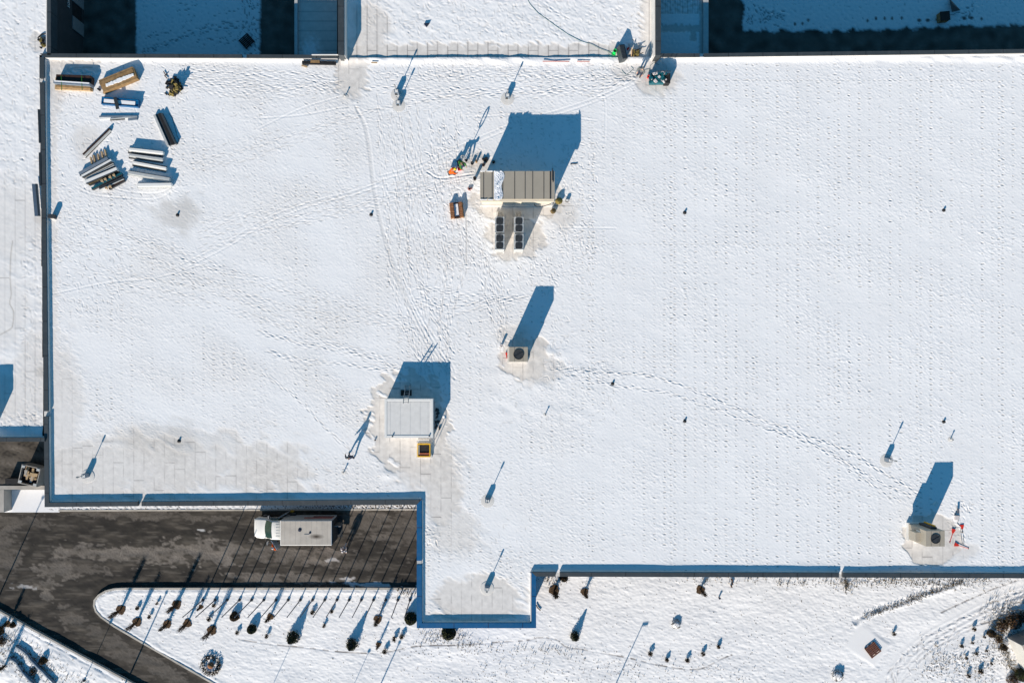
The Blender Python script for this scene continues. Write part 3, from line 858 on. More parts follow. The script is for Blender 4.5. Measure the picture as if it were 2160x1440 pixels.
F.a['seam'] = seamline * (.12 + .5 * np.clip(bare * 1.3 - .25, 0, 1)) * .9
for (x, y) in [(42, 423), (63, 511), (10, 586), (42, 692), (0, 869), (63, 783), (20, 830)]:
    w_ = F.win(x, y, 12); F.a['seam'][w_] = np.maximum(F.a['seam'][w_], (np.abs(F.X[w_] - x) < 10.5) * np.exp(-((F.Y[w_] - y) / 1.) ** 2) * .5)
F.H += (1 - bare) * (.035 + .004 * nM + .002 * nS + .0018 * nF)
rr = random.Random(33)
trample(0, 95, -20, 400, 330, .016); trample(45, 92, 480, 900, 200, .014); trample(0, 90, 870, 900, 60, .02)
F.groove(F.curve([(27, 508), (23, 540), (22, 590), (24, 620), (21, 640), (29, 658), (27, 685), (22, 694), (0, 706)]), .9, .004, 0, dirt=.9)
F.blob(88, 785, 12, 12, nz=edge, soft=1, key='dirt', val=.6); F.blob(84, 462, 12, 10, nz=edge, soft=1, key='dirt', val=.4)
F.H += .10 * np.exp(-((Y - 912) / 10) ** 2) * np.clip(.6 + .3 * nM, 0, 1)
F.H = np.maximum(F.H, -.004)
F.build('roof', M['roofsnow'], west, inpoly(X, Y, [(-150, -265), (101, -265), (101, 118), (85, 118), (93, 926), (-150, 926)]))
cap((-150, 931), (93.5, 931), (-150, 922.5), (93.5, 922.5), SL, .5, -.6, par=west)
lip((-150, 922), (92, 922), (0, -1.6), west, .42)
cap((106.5, -265), (107, 116), (99, -265), (99.5, 116), SL, .33, -.6, par=west)
cap((98.6, -265), (98.9, 112), (96.8, -265), (97.2, 112), 'membrane', .24, -.1, par=west, name='upstand')
# lower band of the wall onto the yard: panels, a dark window, lettering
def wallpt(py, h):   # point on the wing's east wall at photo row py (ground level) and height h
    p = P(175.5, py, ZG); return Vector((p.x + .02, p.y, ZG + h))
def wallpanel(y0, y1, h0, h1, m, t, name):
    a = wallpt(y0, 0); b = wallpt(y1, 0)
    return MB().box((a.x + t / 2, (a.y + b.y) / 2, ZG + (h0 + h1) / 2), (t, abs(a.y - b.y), h1 - h0)).build(name, m, west)
wallpanel(52, 79, 0.0, 1.75, 'grey', .05, 'wall_panel'); wallpanel(-60, 22, 0.0, 1.75, 'grey', .05, 'wall_panel')
wallpanel(22, 52, 0.0, .35, 'dark', .05, 'wall_panel')
wn = wallpanel(24, 50, .35, 1.7, 'black', .03, 'window')
fc = bpy.data.curves.new('lettering', 'FONT'); fc.body = "SORTIE"; fc.size = .42; fc.extrude = .01; fc.align_x = 'CENTER'; fc.space_character = 1.05
tmp = bpy.data.objects.new('lettering', fc); COL.objects.link(tmp)
bpy.context.view_layer.update()
me = bpy.data.meshes.new_from_object(tmp); bpy.data.objects.remove(tmp)
lt = bpy.data.objects.new('lettering', me); me.materials.clear(); me.materials.append(M['white']); COL.objects.link(lt); lt.parent = west
a = wallpt(28, 0)
lt.location = Vector((a.x + .06, a.y, ZG + 2.25)) - west.location
lt.rotation_euler = (R(90), 0, R(90))

# ============================================================ NORTH WING
nb = empty('north_wing_building', P(1050, 0, ZG), 'wing at the top centre, snowy roof between two tall dark parapets', 'building')
MB().prism([(p.x, p.y) for p in [P(x, y, 1.0) for x, y in [(715, -265), (1391, -265), (1391, 118), (715, 118)]]], ZG - .1, -.10).build('wall', 'wall', nb)
F = Field(715, 1394, -265, 126, 0.0, 1.7)
X, Y = F.X, F.Y
nL = F.noise(120); nM = F.noise(34, .5, 2); nS = F.noise(12, .55, 2.0); nF = F.noise(6.5, .6, 2.2)
edge = nM * .09 + nS * .05
F.rect(700, 1400, 92, 160, 10, nz=nS * 3 + nM * 3, val=.95); BB(780, 60, 40, 60, v=.8, soft=.7); F.rect(1352, 1400, -300, 200, 12, nz=nS * 4, val=.8)
bare = F.a['bare'].copy()
ph = (X - 710.5) % 21.25
seamline = np.exp(-((np.minimum(ph, 21.25 - ph)) / .95) ** 2)
F.a['seam'] = seamline * .8 * np.clip(bare * 1.3 - .25, 0, 1)
for k in range(0, 15):
    x = 774 + 42.5 * k + 10.6
    w_ = F.win(x, 107, 12); F.a['seam'][w_] = np.maximum(F.a['seam'][w_], (np.abs(F.X[w_] - x) < 10.5) * np.exp(-((F.Y[w_] - 107) / 1.) ** 2) * .6)
F.H += (1 - bare) * (.035 + .005 * nM + .003 * nS + .0020 * nF)
rr = random.Random(8)
trample(770, 1360, -40, 92, 800, .015)
for k in range(26):
    x = rr.uniform(760, 1300); y = rr.uniform(-60, 90)
    T2 = F.trail([(x, y), (x + rr.uniform(30, 110), y + rr.uniform(-45, 45))], depth=.018, r=rr)
F.groove(F.curve([(1110, -20), (1150, 10), (1200, 40)]), 1.4, .012, .5)
F.H = np.maximum(F.H, -.004)
F.build('roof', M['roofsnow'], nb)
cap((712, -265), (713, 116), (724.5, -265), (725.5, 117), SL, 1.33, -.6, par=nb)
lip((725.3, -265), (726, 117), (1.2, 0), nb, 1.22)
cap((1382, -265), (1382.5, 117), (1394, -265), (1394, 117), SL, 1.33, -.6, par=nb)
lip((1380.6, -265), (1380.8, 117), (1.4, 0), nb, 1.26)
cap((716, 114), (722, 114), (727, 127), (733, 125), 'membrane', .5, 0, par=nb, name='flashing')
cap((1380, 104), (1396, 106), (1374, 118), (1388, 122), 'membrane', .62, 0, par=nb, name='flashing')
# canopies either side, lower than the roofs
def canopy(x0, x1, xe0, xe1, label, ribs):
    c = empty('loading_canopy', P((x0 + x1) / 2, 60, ZG), label, 'canopy')
    zc = -2.7
    F = Field(min(x0, xe0), max(x1, xe1), -265, 130, zc, 2.0)
    n1 = F.noise(50); n2 = F.noise(12); n3 = F.noise(7)
    if ribs:
        F.a['bare'][:] = 0
        F.a['bare'] = np.clip(.30 + .35 * n2, 0, 1) * (F.Y < 30)
        F.rect(x0, x1, 53, 68, 4, nz=n2 * 1.5, val=.9); F.rect(1455, 1468, 60, 88, 4, nz=n2, val=.9); F.rect(1475, 1490, -300, 200, 4, nz=n2, val=.9)
        F.a['seam'] = (np.exp(-((((F.X - 2) % 5.2) - 2.6) / 1.0) ** 2)) * .35 * (F.Y < 30)
        F.H += (1 - F.a['bare']) * (.03 + .003 * n2 + .002 * n3)
        F.a['dirt'] = F.a['bare'] * .5
    else:
        F.a['bare'][:] = 1
        q = np.clip(1.3 - np.hypot((F.X - 655) / 22, (F.Y - 108) / 30) + n2 * .15, 0, 1)
        F.a['bare'] = 1 - q
        F.a['dirt'] = F.a['bare'] * .45
        py = (F.Y - 24.5) % 20.6
        F.a['seam'] = np.exp(-(np.minimum(py, 20.6 - py) / 1) ** 2) * .5 * F.a['bare']
        F.H += q * .03
    F.build('roof', M['roofsnow'], c)
    q = [P(x, y, zc) for x, y in [(min(x0, xe0), -265), (max(x1, xe1), -265), (max(x1, xe1), 125), (min(x0, xe0), 125)]]
    MB().prism([(v.x, v.y) for v in q], zc - .35, zc - .06).build('roof_deck', 'dark', c)
    q = [P(x, y, zc) for x, y in [(min(x0, xe0) + 1, -265), (max(x1, xe1) - 1, -265), (max(x1, xe1) - 1, 125), (min(x0, xe0) + 1, 125)]]
    MB().prism([(v.x, v.y) for v in q], ZG - .1, zc - .36).build('wall', 'wall', c)
    cap((xe0, -265), (xe0, 118), (xe1, -265), (xe1, 118), 'lgrey', zc + .22, zc - .4, par=c)
canopy(622, 712, 621, 627.5, 'lower grey canopy roof left of the north wing, its joints running across', False)
canopy(1394, 1484, 1483.5, 1494.5, 'lower ribbed canopy roof right of the north wing, half covered with snow', True)

# ============================================================ LOADING DOCK at the left
dk = MB()
def slab(x0, x1, y0, y1, z0, z1, m, name, label, cat):
    q = [P(x, y, z1) for x, y in [(x0, y0), (x1, y0), (x1, y1), (x0, y1)]]
    c = (q[0] + q[2]) / 2
    mb = MB().prism([(v.x, v.y) for v in q], z0, z1)
    return mb
st = empty('ramp_wall', P(60, 1030, ZG), 'white topped concrete retaining walls round the snowy loading ramp at the left', 'wall')
slab(-150, 95, 1024, 1032, ZG - .1, ZG + 1.2, 'concrete', '', '', '').build('wall', 'concrete', st)
slab(-1, 8, 1032.5, 1080, ZG - .1, ZG + 1.2, 'concrete', '', '', '').build('wall', 'concrete', st)
slab(8.5, 125, 1032.5, 1080, ZG - .1, ZG + .12, 'snow', '', '', '').build('ramp', 'snow', st)
slab(-150, -1.5, 1032.5, 1078, ZG - .1, ZG + 1.15, 'snow', '', '', '').build('platform', 'snow', st)
F = Field(-150, 110, 900, 1026, ZG + 1.12, 2.2)
n1 = F.noise(30, 0, 3); n2 = F.noise(8, 0, 1.5)
F.a['bare'] = np.clip(.4 + .28 * n1 + .12 * n2, 0, 1); F.a['dirt'] = np.clip(.5 + .3 * n2, 0, .9)
F.H += .01 + .004 * n2
o = F.build('dock_yard', M['asphalt']); o['kind'] = 'structure'

# ============================================================ ROOFTOP PLANT
def topbox(px0, py0, px1, py1, z0, z1):
    """(centre, size) of an upright box whose top outline is seen between these photo pixels"""
    a = P(px0, py0, z1); b = P(px1, py1, z1)
    return Vector(((a.x + b.x) / 2, (a.y + b.y) / 2, (z0 + z1) / 2)), (abs(b.x - a.x), abs(b.y - a.y), z1 - z0)

# --- tan plant room
c, s = topbox(1013, 361, 1170, 420, 0, 2.75)
sh = empty('plant_room', (c.x, c.y, 0), 'long tan plant room with seamed metal roof standing on the main roof', 'plant room')
MB().box((c.x, c.y, 1.3), (s[0] - .25, s[1] - .3, 2.6)).build('wall', 'cream', sh)
MB().box((c.x, c.y, .14), (s[0] + .12, s[1] + .05, .28)).build('base_skirt', 'membrane', sh)
mb = MB(); zt = 2.75
mb.box((c.x, c.y, 2.675), (s[0], s[1], .15)); mb.build('roof', 'tan', sh)
mb = MB()
for x in (1020, 1038, 1060.5, 1085.5, 1107.5, 1123.5, 1147, 1161):
    p = P(x, 390, zt); w_ = .02 if x not in (1161,) else .09
    mb.box((p.x, c.y, zt + .012), (w_ + .02, s[1] - .02, .03))
mb.build('roof_seam', 'dark', sh)
q = P(1090, 423.5, 2.5)
MB().box((c.x, q.y + .02, 2.55), (s[0] - .05, .24, .16)).build('fascia', 'cream', sh)
mb = MB()
for x, y in ((1165, 368), (1166.5, 372)): 
    p = P(x, y, 2.78); mb.box((p.x, p.y, 2.8), (.06, 1.0, .06))
mb.build('rail', 'dark', sh)
# crumpled sheet on the roof
mb = MB(); n = 14; m_ = 26; pts = []
rr = random.Random(4)
for i in range(n + 1):
    for j in range(m_ + 1):
        u = i / n; v = j / m_
        x = 1042 + u * (19 + 3 * math.sin(v * 9) - 10 * max(0, v - .55)); y = 362 + v * 59
        p = P(x, y, zt); z = zt + .035 + rr.random() * .05 * (0.3 + math.sin(u * math.pi)) + .09 * max(0, math.sin(v * 11 + u * 5)) * math.sin(u * math.pi)
        pts.append((p.x, p.y, z))
fs = [(i * (m_ + 1) + j, (i + 1) * (m_ + 1) + j, (i + 1) * (m_ + 1) + j + 1, i * (m_ + 1) + j + 1) for i in range(n) for j in range(m_)]
one('plastic_sheet', MB().add(pts, fs), 'foil', P(1052, 390, zt), 'crumpled white plastic sheet lying across the tan plant room roof', 'plastic sheet')
mb = MB()
for y in (361.5, 421.5):
    for i in range(14):
        if rr.random() < .3: continue
        p = P(1015 + i * 3.2, y, zt); mb.box((p.x, p.y, zt + .04), (.16 * rr.uniform(.5, 1.1), .07, .08 * rr.uniform(.4, 1)), rr.uniform(-.4, .4))
mb.build('snow_ridge', 'snow', sh)

# --- twin fan condensers
def condenser():
    r = empty('condenser_unit', (0, 0, 0), None, 'air conditioner', 'outdoor condensers in two rows')
    W_, L_, H_ = .80, 1.30, 1.65
    LB().box((0, 0, .30 + H_ / 2), (W_, L_, H_)).build('housing', 'lgrey', r, bevel=.01)
    mb = LB()
    for sx in (-1, 1): mb.box((sx * .34, 0, .15), (.09, L_, .30))
    mb.build('foot', 'membrane', r)
    for sy in (-1, 1):
        f = LB()
        n = 20; R_ = .30; cy = sy * .31
        pts = []
        for k in range(n):
            a = 2 * math.pi * k / n
            e = 1 / max(abs(math.cos(a)), abs(math.sin(a))); q_ = R_ * min(1.22, .30 + .70 * e) 
            pts.append((math.cos(a) * q_, cy + math.sin(a) * q_))
        f.prism(pts, .30 + H_ + .002, .30 + H_ + .03)
        fo = f.build('fan_grille', 'dark', r)
        b = LB()
        for k in range(5):
            rr_ = .06 + .06 * k
            ring = [(math.cos(2 * math.pi * t / 16) * rr_, cy + math.sin(2 * math.pi * t / 16) * rr_, .30 + H_ + .036) for t in range(17)]
            b.tube(ring, .004, 4, False)
        b.lathe((0, cy, .30 + H_), [(.06, .03), (.06, .045), (.02, .05)], 10)
        b.build('fan_guard', 'dark', fo)
    for sy in (-1, 0, 1): LB().box((0, sy * (L_ / 2 - .02) * 1.0, .30 + H_ + .012), (W_ + .01, .035, .03)).build('trim', 'lgrey', r)
    return r
cu = condenser()
spots = [(1054, 474, 'upper left one of the four grey twin fan condensers below the tan plant room'),
         (1054, 510, 'lower left one of the four grey twin fan condensers below the tan plant room'),
         (1094.5, 474, 'upper right one of the four grey twin fan condensers below the tan plant room'),
         (1094.5, 510, 'lower right one of the four grey twin fan condensers below the tan plant room')]
for i, (x, y, lb) in enumerate(spots):
    p = P(x, y, 1.95)
    o = cu if i == 0 else copy_tree(cu)
    o.location = (p.x, p.y, 0); o['label'] = lb
for i, (x, nm) in enumerate(((1047, 'left'), (1086, 'right'))):
    mb = MB(); a = P(x + 1, 447, .1); b = P(x + 1, 531, .1)
    mb.bar((a.x, a.y, .1), (b.x, b.y, .1), .16, .2)
    a = P(x + 15, 447, .1); b = P(x + 15, 531, .1); mb.bar((a.x, a.y, .1), (b.x, b.y, .1), .16, .2)
    one('support_rail', mb, 'membrane', P(x + 8, 490), 'pair of pale support rails under the %s row of condensers' % nm, 'rail', 'rails under the condensers')
    mb = MB()
    a = P(x + 9, 449, .35); b = P(x + 9, 459, .5); mb.bar(a, b, .25, .3)
    one('pipe_duct', mb, 'grey', P(x + 9, 455), 'grey pipe duct leading from the plant room to the %s condenser row' % nm, 'duct', 'ducts to the condensers')

# --- tall tan rooftop units with one round fan
def roof_unit(cx, cy, w_px, d_px, label, side=False):
    H_ = 2.6
    p = P(cx, cy, H_)
    w_, d_ = w_px * (HC - H_) / FP, d_px * (HC - H_) / FP
    r = empty('rooftop_unit', (p.x, p.y, 0), label, 'air handler', 'tall tan rooftop air handlers')
    LB().box((0, 0, .15), (w_ + .2, d_ + .2, .3)).build('base_curb', 'membrane', r)
    LB().box((0, 0, .3 + (H_ - .3) / 2), (w_, d_, H_ - .3)).build('housing', 'tan', r, bevel=.012)
    n = 16; R_ = .42 if not side else .39
    pts = [(math.cos(2 * math.pi * (k + .5) / n) * R_ * (1 if k % 4 in (1, 2) else 1.02), math.sin(2 * math.pi * (k + .5) / n) * R_) for k in range(n)]
    fo = LB().prism(pts, H_ + .003, H_ + .02).build('fan_opening', 'black', r)
    b = LB(); b.lathe((0, 0, H_), [(R_ * 1.02, .0), (R_ * 1.06, .05), (R_ * 1.02, .055), (R_ * .98, .022)], 24)
    b.bar((-.38, -.2, H_ + .05), (.38, .2, H_ + .05), .03, .02).build('fan_guard', 'dark', fo)
    for x in (-w_ * .22, w_ * .24):
        LB().box((x, 0, H_ + .004), (.018, d_ - .02, .012)).build('panel_joint', 'dark', r)
    if not side:
        LB().box((w_ / 2 + .12, .1, 1.1), (.28, .55, .7)).build('duct', 'lgrey', r)
        LB().box((w_ / 2 + .10, -.05, 1.55), (.18, .25, .2)).build('duct', 'grey', r)
    else:
        LB().box((-w_ / 2 - .22, -.05, 1.45), (.44, .75, .9)).build('duct', 'tan', r)
        LB().box((-w_ / 2 - .012, .3, 1.6), (.02, .28, .5)).build('access_panel', 'white', r)
        LB().box((.2, d_ / 2 + .10, 1.3), (.5, .18, 1.6)).build('intake', 'dark', r)
        LB().box((.42, d_ / 2 + .24, 1.2), (.06, .1, 1.5)).build('gas_pipe', 'yellow', r)
        LB().box((-.05, -d_ / 2 - .22, .12), (.22, .3, .24)).build('vent_outlet', 'white', r)
    return r
roof_unit(1094, 747, 39, 31, 'tall tan rooftop unit standing alone between the plant rooms, its round fan facing up')
roof_unit(1973, 1135.5, 40, 33, 'tall tan rooftop unit at the lower right with a side duct beside the red shovels', True)

# --- white penthouse with hatch
H_ = 1.55
c, s = topbox(811, 841, 913, 923, 0, H_)
ph_ = empty('stair_penthouse', (c.x, c.y, 0), 'low white stair penthouse with pale panelled roof, ladder against its far side', 'penthouse')
MB().box((c.x, c.y, (H_ - .16) / 2), (s[0] - .04, s[1] - .04, H_ - .16)).build('wall', 'membrane', ph_)
MB().box((c.x, c.y, H_ - .08), (s[0] - .39, s[1] - .39, .10)).build('roof', mat('penthouse_membrane', (.70, .695, .68), .7, var=.05), ph_)
mb = MB()
for sx in (-1, 1): mb.box((c.x + sx * (s[0] / 2 - .1), c.y, H_ - .1), (.2, s[1], .2))
for sy in (-1, 1): mb.box((c.x, c.y + sy * (s[1] / 2 - .1), H_ - .098), (s[0] - .42, .2, .196))
mb.build('parapet', 'white', ph_)
mb = MB()
for x in (823.5, 844.5, 865.5, 886.5, 903):
    p = P(x, 880, H_ - .12); mb.box((p.x, c.y, H_ - .027), (.018, s[1] - .46, .010))
p = P(860, 847.5, H_ - .12); mb.box((c.x, p.y, H_ - .026), (s[0] - .45, .02, .010))
mb.build('roof_joint', 'lgrey', ph_)
for x, y in ((828, 920), (905.5, 919.5)):
    p = P(x, y, H_); MB().lathe((p.x, p.y, H_), [(.06, 0), (.06, .12), (.03, .14)], 8).build('roof_outlet', 'dark', ph_)
# hatch in front
p = P(894, 949.5, .35)
ha = empty('roof_hatch', (p.x, p.y, 0), 'open square roof hatch with yellow rim in front of the white penthouse', 'hatch')
LB().box((0, 0, .10), (1.35, 1.35, .2)).build('curb', 'membrane', ha)
mb = LB()
for sx in (-1, 1): mb.box((sx * .53, 0, .28), (.08, 1.15, .18))
for sy in (-1, 1): mb.box((0, sy * .54, .279), (.98, .08, .176))
mb.build('frame', 'yellow', ha)
LB().box((0, .02, .215), (.97, .97, .02)).build('opening', 'black', ha)
LB().box((0, -.37, .27), (.96, .26, .05)).build('tread', 'redbrown', ha)
LB().box((-.44, .05, .27), (.08, .85, .06)).build('handle', 'white', ha)
LB().box((-.05, .78, .12), (1.0, .3, .22)).build('lid_hinge', 'membrane', ha)

def ladder(x0, y0, z0, x1, y1, z1, w_, rungs, label, m='grey'):
    a = P(x0, y0, z0); b = P(x1, y1, z1)
    d = (b - a); n_ = Vector((-d.y, d.x, 0)).normalized() * w_ / 2
    r = empty('ladder', a, label, 'ladder')
    for sgn in (-1, 1):
        MB().bar(a + n_ * sgn, b + n_ * sgn, .05, .09).build('side_rail', m, r)
    for k in range(rungs):
        t = (k + .5) / rungs; q = a.lerp(b, t)
        MB().tube([q - n_, q + n_], .022, 6).build('rung', m, r)
    return r
ladder(860.5, 812, .02, 855.5, 851, 2.45, .42, 8, 'aluminium ladder leaning against the far side of the white penthouse')
mb = MB(); p = P(857, 828, 0.02); mb.box((p.x, p.y, .04), (.95, .5, .07), .0)
one('rubber_mat', mb, 'black', P(857, 828), 'black mat at the foot of the penthouse ladder', 'mat')
# guard rail on the east side
gr = empty('guard_rail', P(936, 890), 'thin guard rail along the right side of the white penthouse', 'guard rail')
rp_ = [(918, 847), (918, 925), (918, 938)]
mb = MB()
for zz in (1.0,):
    mb.tube([P(x, y, 0) + Vector((0, 0, zz)) for x, y in rp_], .028, 6)
mb.build('rail', 'grey', gr)
for x, y in rp_:
    q = P(x, y, 0); MB().tube([q, q + Vector((0, 0, 1.0))], .028, 6).build('post', 'grey', gr)
mb = MB(); rr = random.Random(12)
for k in range(16):
    x = rr.uniform(917, 927); y = rr.uniform(853, 905); q = P(x, y, 0)
    mb.box((q.x, q.y, .05 + rr.random() * .12), (rr.uniform(.1, .4), rr.uniform(.08, .3), rr.uniform(.06, .2)), rr.random() * 3)
one('scrap_pile', mb, 'dark', P(921, 880), 'small dark heap of offcuts beside the right wall of the white penthouse', 'scrap')

# --- flue vents: white curb, grey box, thin flue with a fatter cap
def flue(scale=1.0):
    r = empty('flue_vent', (0, 0, 0), None, 'roof vent', 'flue vents on the main roof')
    prof = [(.60, .0), (.58, .042), (.40, .055), (.1, .06)]
    LB().lathe((.02, -.12, 0), prof, 22).build('membrane_skirt', 'membrane', r)
    LB().box((0, 0, .32), (.40, .34, .56), taper=.94).build('vent_box', 'bluegrey', r)
    LB().box((-.05, -.19, .30), (.2, .03, .3)).build('louvre', 'dark', r)
    LB().box((.02, .0, .615), (.24, .2, .04)).build('lid', 'white', r)
    LB().tube([(0, .05, .55), (0, .05, 1.35)], .034, 8).build('flue_pipe', 'grey', r)
    LB().lathe((0, .05, 1.30), [(.05, 0), (.075, .04), (.075, .26), (.03, .30)], 10).build('flue_cap', 'grey', r)
    return r
fl = flue()
vents = [(838, 198, 1.15, 'upper one of the two flue vents standing close together near the top edge'),
         (841, 220, .95, 'lower one of the two flue vents standing close together near the top edge'),
         (1070, 206, 1.0, 'flue vent near the top edge, above the tan plant room'),
         (185, 1001, 1.05, 'flue vent in the bare lower left corner of the main roof'),
         (1028, 1053, 1.0, 'flue vent on the snow below and right of the yellow rimmed hatch'),
         (1027, 1237, 1.0, 'flue vent on the blue edged projection at the bottom of the roof'),
         (1869, 968, 1.0, 'flue vent at the right, in a cleared patch above the lower right unit')]
for i, (x, y, sc, lb) in enumerate(vents):
    o = fl if i == 0 else copy_tree(fl)
    p = P(x, y); o.location = p; o.scale = (1, 1, sc); o['label'] = lb
# --- short pipe stacks with white skirts
def stack():
    r = empty('vent_pipe', (0, 0, 0), None, 'vent pipe', 'short vent pipes with white skirts')
    LB().lathe((0, 0, 0), [(.26, 0), (.24, .042), (.07, .055)], 18).build('membrane_skirt', 'membrane', r)
    LB().tube([(0, 0, 0), (0, 0, .36)], .045, 10).build('pipe', 'membrane', r)
    LB().lathe((0, 0, .35), [(.07, 0), (.07, .05), (.02, .07)], 12).build('cap', 'grey', r)
    return r
sk = stack()
for i, (x, y, lb) in enumerate([(728.5, 204, 'short white skirted pipe left of the two close flue vents near the top'),
                                (725.5, 995, 'short white skirted pipe beside the man walking left of the penthouse'),
                                (1150, 874, 'short white skirted pipe on snow right of the white penthouse'),
                                (2004, 926, 'short white skirted pipe near the right edge, above the lower right unit')]):
    o = sk if i == 0 else copy_tree(sk)
    o.location = P(x, y); o['label'] = lb
# --- small roof drains
def drain():
    r = empty('roof_drain', (0, 0, 0), None, 'roof drain', 'small dark roof drains')
    LB().lathe((0, 0, 0), [(.17, 0), (.16, .05), (.06, .07)], 14).build('flange', 'dark', r, smooth=True)
    LB().lathe((0, 0, .03), [(.085, 0), (.09, .15), (.05, .19)], 10).build('strainer', 'black', r)
    return r
dr = drain()
for i, (x, y, lb) in enumerate([(375, 454, 'roof drain in the grey stained patch left of the middle'),
                                (378, 930, 'roof drain in the grey stained band at the lower left'),
                                (783, 453, 'roof drain beside the long dragged track left of the tan plant room'),
                                (1444, 449, 'roof drain on clean snow right of the tan plant room'),
                                (1990, 444, 'roof drain on clean snow nearest the upper right corner'),
                                (1444, 888, 'roof drain just above the double footpath to the lower right unit'),
                                (1990, 889, 'roof drain near the right edge, just above a white skirted pipe'),
                                (1292, 809, 'roof drain under the start of the footpath to the lower right unit')]):
    o = dr if i == 0 else copy_tree(dr)
    o.location = P(x, y); o['label'] = lb
# off-frame unit on the west wing whose shadow falls into view
p = P(-28, 874)
MB_ = MB().box((p.x, p.y, .8), (1.7, 2.2, 1.6))
ru = empty('rooftop_unit', P(-28, 874), 'grey rooftop unit on the left wing, just outside the left edge', 'air handler')
MB_.build('housing', 'lgrey', ru)
MB().lathe((p.x, p.y, 1.6), [(.5, 0), (.5, .04), (.4, .05)], 20).build('fan_opening', 'black', ru)
# small box straddling the west parapet
bx = empty('wall_vent', P(108, 458), 'small dark boxed outlet on the left parapet, level with the tan plant room', 'vent')
p = P(107, 456, .5)
MB().box((p.x, p.y, .3), (.42, .34, .6)).build('housing', 'dark', bx)
MB().box((p.x + .02, p.y - .19, .2), (.3, .04, .3)).build('outlet', 'membrane', bx)
# grey cladding panels lying against the outer side of the west parapet
for i, (x0, y0, x1, y1, w_, lb) in enumerate([(82, 231, 84.5, 302, 4.5, 'narrow grey cladding panel on the outside of the left parapet, uppermost'),
                                              (84.5, 322, 86, 392, 5, 'narrow grey cladding panel on the left parapet, between the upper and the tilted one'),
                                              (73.5, 388, 79.5, 456, 11, 'wide tilted grey cladding panel leaning on the left parapet, lowest of three')]):
    a = P(x0, y0, .3); b = P(x1, y1, .3)
    d = (b - a).normalized(); q = d.to_track_quat('X', 'Z').to_matrix() @ Matrix.Rotation(R(-25), 3, 'X')
    pan = empty('cladding_panel', P((x0 + x1) / 2, (y0 + y1) / 2, 0), lb, 'cladding panel', 'cladding panels on the left parapet')
    w_m = w_ * .0415
    MB().box((a + b) / 2, ((b - a).length, w_m, .03), rot=q).build('sheet', 'bluegrey' if i == 2 else 'slate', pan)
    MB().box((a + b) / 2 + Vector((w_m * .33, 0, .05)), ((b - a).length, w_m * .25, .05), rot=q).build('flange', 'slate', pan)

# ============================================================ MATERIAL STORE, upper left
def plank(x0, y0, x1, y1, w_px, z0, h, name='x', m='grey', par=None, dz=0.0):
    z1 = z0 + h
    a = P(x0, y0, z1); b = P(x1, y1, z1)
    a.z = z0 + h / 2; b.z = z0 + h / 2 + dz
    return MB().bar(a, b, w_px * (HC - z1) / FP, h).build(name, m, par)
def panel(ax, ay, bx_, by, trayw, label, mt='dark', mtop='lgrey', off=(0, 0), tw=5, h=.24, bright='white'):
    r = empty('roof_edge_profile', P((ax + bx_) / 2, (ay + by) / 2), label, 'metal profile', 'metal profiles in the upper left store')
    plank(ax, ay, bx_, by, trayw, .03, .12, 'tray', mt, r)
    plank(ax + off[0], ay + off[1], bx_ + off[0], by + off[1], tw, .16, h, 'top_flange', bright, r)
    plank(ax + off[0] * .3, ay + off[1] + tw * .7, bx_ + off[0] * .3, by + off[1] + tw * .7, tw * .7, .155, h * .45, 'web', mtop, r)
    return r
panel(270.5, 317, 343, 325, 12, 'topmost of the five white and dark profiles right in the store', off=(.5, -3), tw=5, h=.36)
panel(272, 329, 343, 339, 10, 'second from the top of the five white and dark profiles in the store', off=(0, -3), tw=4.5, h=.26, bright='lgrey')
panel(280, 344, 350, 357, 12, 'middle one of the five white and dark profiles in the store', off=(0, -2), tw=4.5, h=.30)
panel(270, 364, 357, 379, 10, 'fourth from the top of the five white and dark profiles in the store', off=(0, -1), tw=6, h=.34, bright='lgrey')
panel(289, 391, 361, 390, 9, 'lowest of the five white and dark profiles in the store', off=(0, -1), tw=6.5, h=.36)
# stack A: banded boards on bearers
a_ = empty('board_stack', P(154, 171), 'banded stack of dark brown boards, pale profile and timber in the store corner', 'board stack')
plank(116, 176, 196, 181, 25, .0, .1, 'bearer', 'wood', a_)
plank(118, 164, 193, 169, 14, .1, .42, 'board', 'brown', a_)
plank(119, 158.5, 191, 161, 3, .1, .46, 'board', 'brown', a_)
plank(112.5, 172.5, 189, 178, 6, .1, .60, 'metal_profile', 'bluegrey', a_)
plank(114, 170.8, 188, 175.5, 2, .70, .03, 'snow', 'snow', a_)
plank(118, 181.5, 190, 185, 4.5, .1, .34, 'board', 'ply', a_)
plank(117, 186.5, 190, 189.5, 3.5, .1, .2, 'timber', 'wood', a_)
for x in (129, 172): plank(x, 160, x + 1, 191, 1.0, .68, .03, 'strap', 'green', a_)
# board crate
cr = empty('board_crate', P(249, 171), 'brown board crate with a strip of snow on top, tilted in the store', 'crate')
plank(213, 182, 284, 153, 27, .03, .46, 'box', 'ply', cr)
plank(210, 177.5, 280, 148.5, 8, .49, .03, 'lid_board', 'ply', cr)
plank(217, 196, 288, 167, 3.5, .03, .2, 'bearer', 'wood', cr)
mb = MB(); rr = random.Random(2)
for k in range(26):
    t = k / 25; q = P(226 + t * 54, 180 - t * 21.5, .5); mb.box((q.x, q.y, .53), (.18, .12 + .12 * rr.random() + .10 * math.sin(t * 3.1), .05 + .03 * rr.random()), R(22) + rr.uniform(-.3, .3))
mb.build('snow', 'snow', cr)
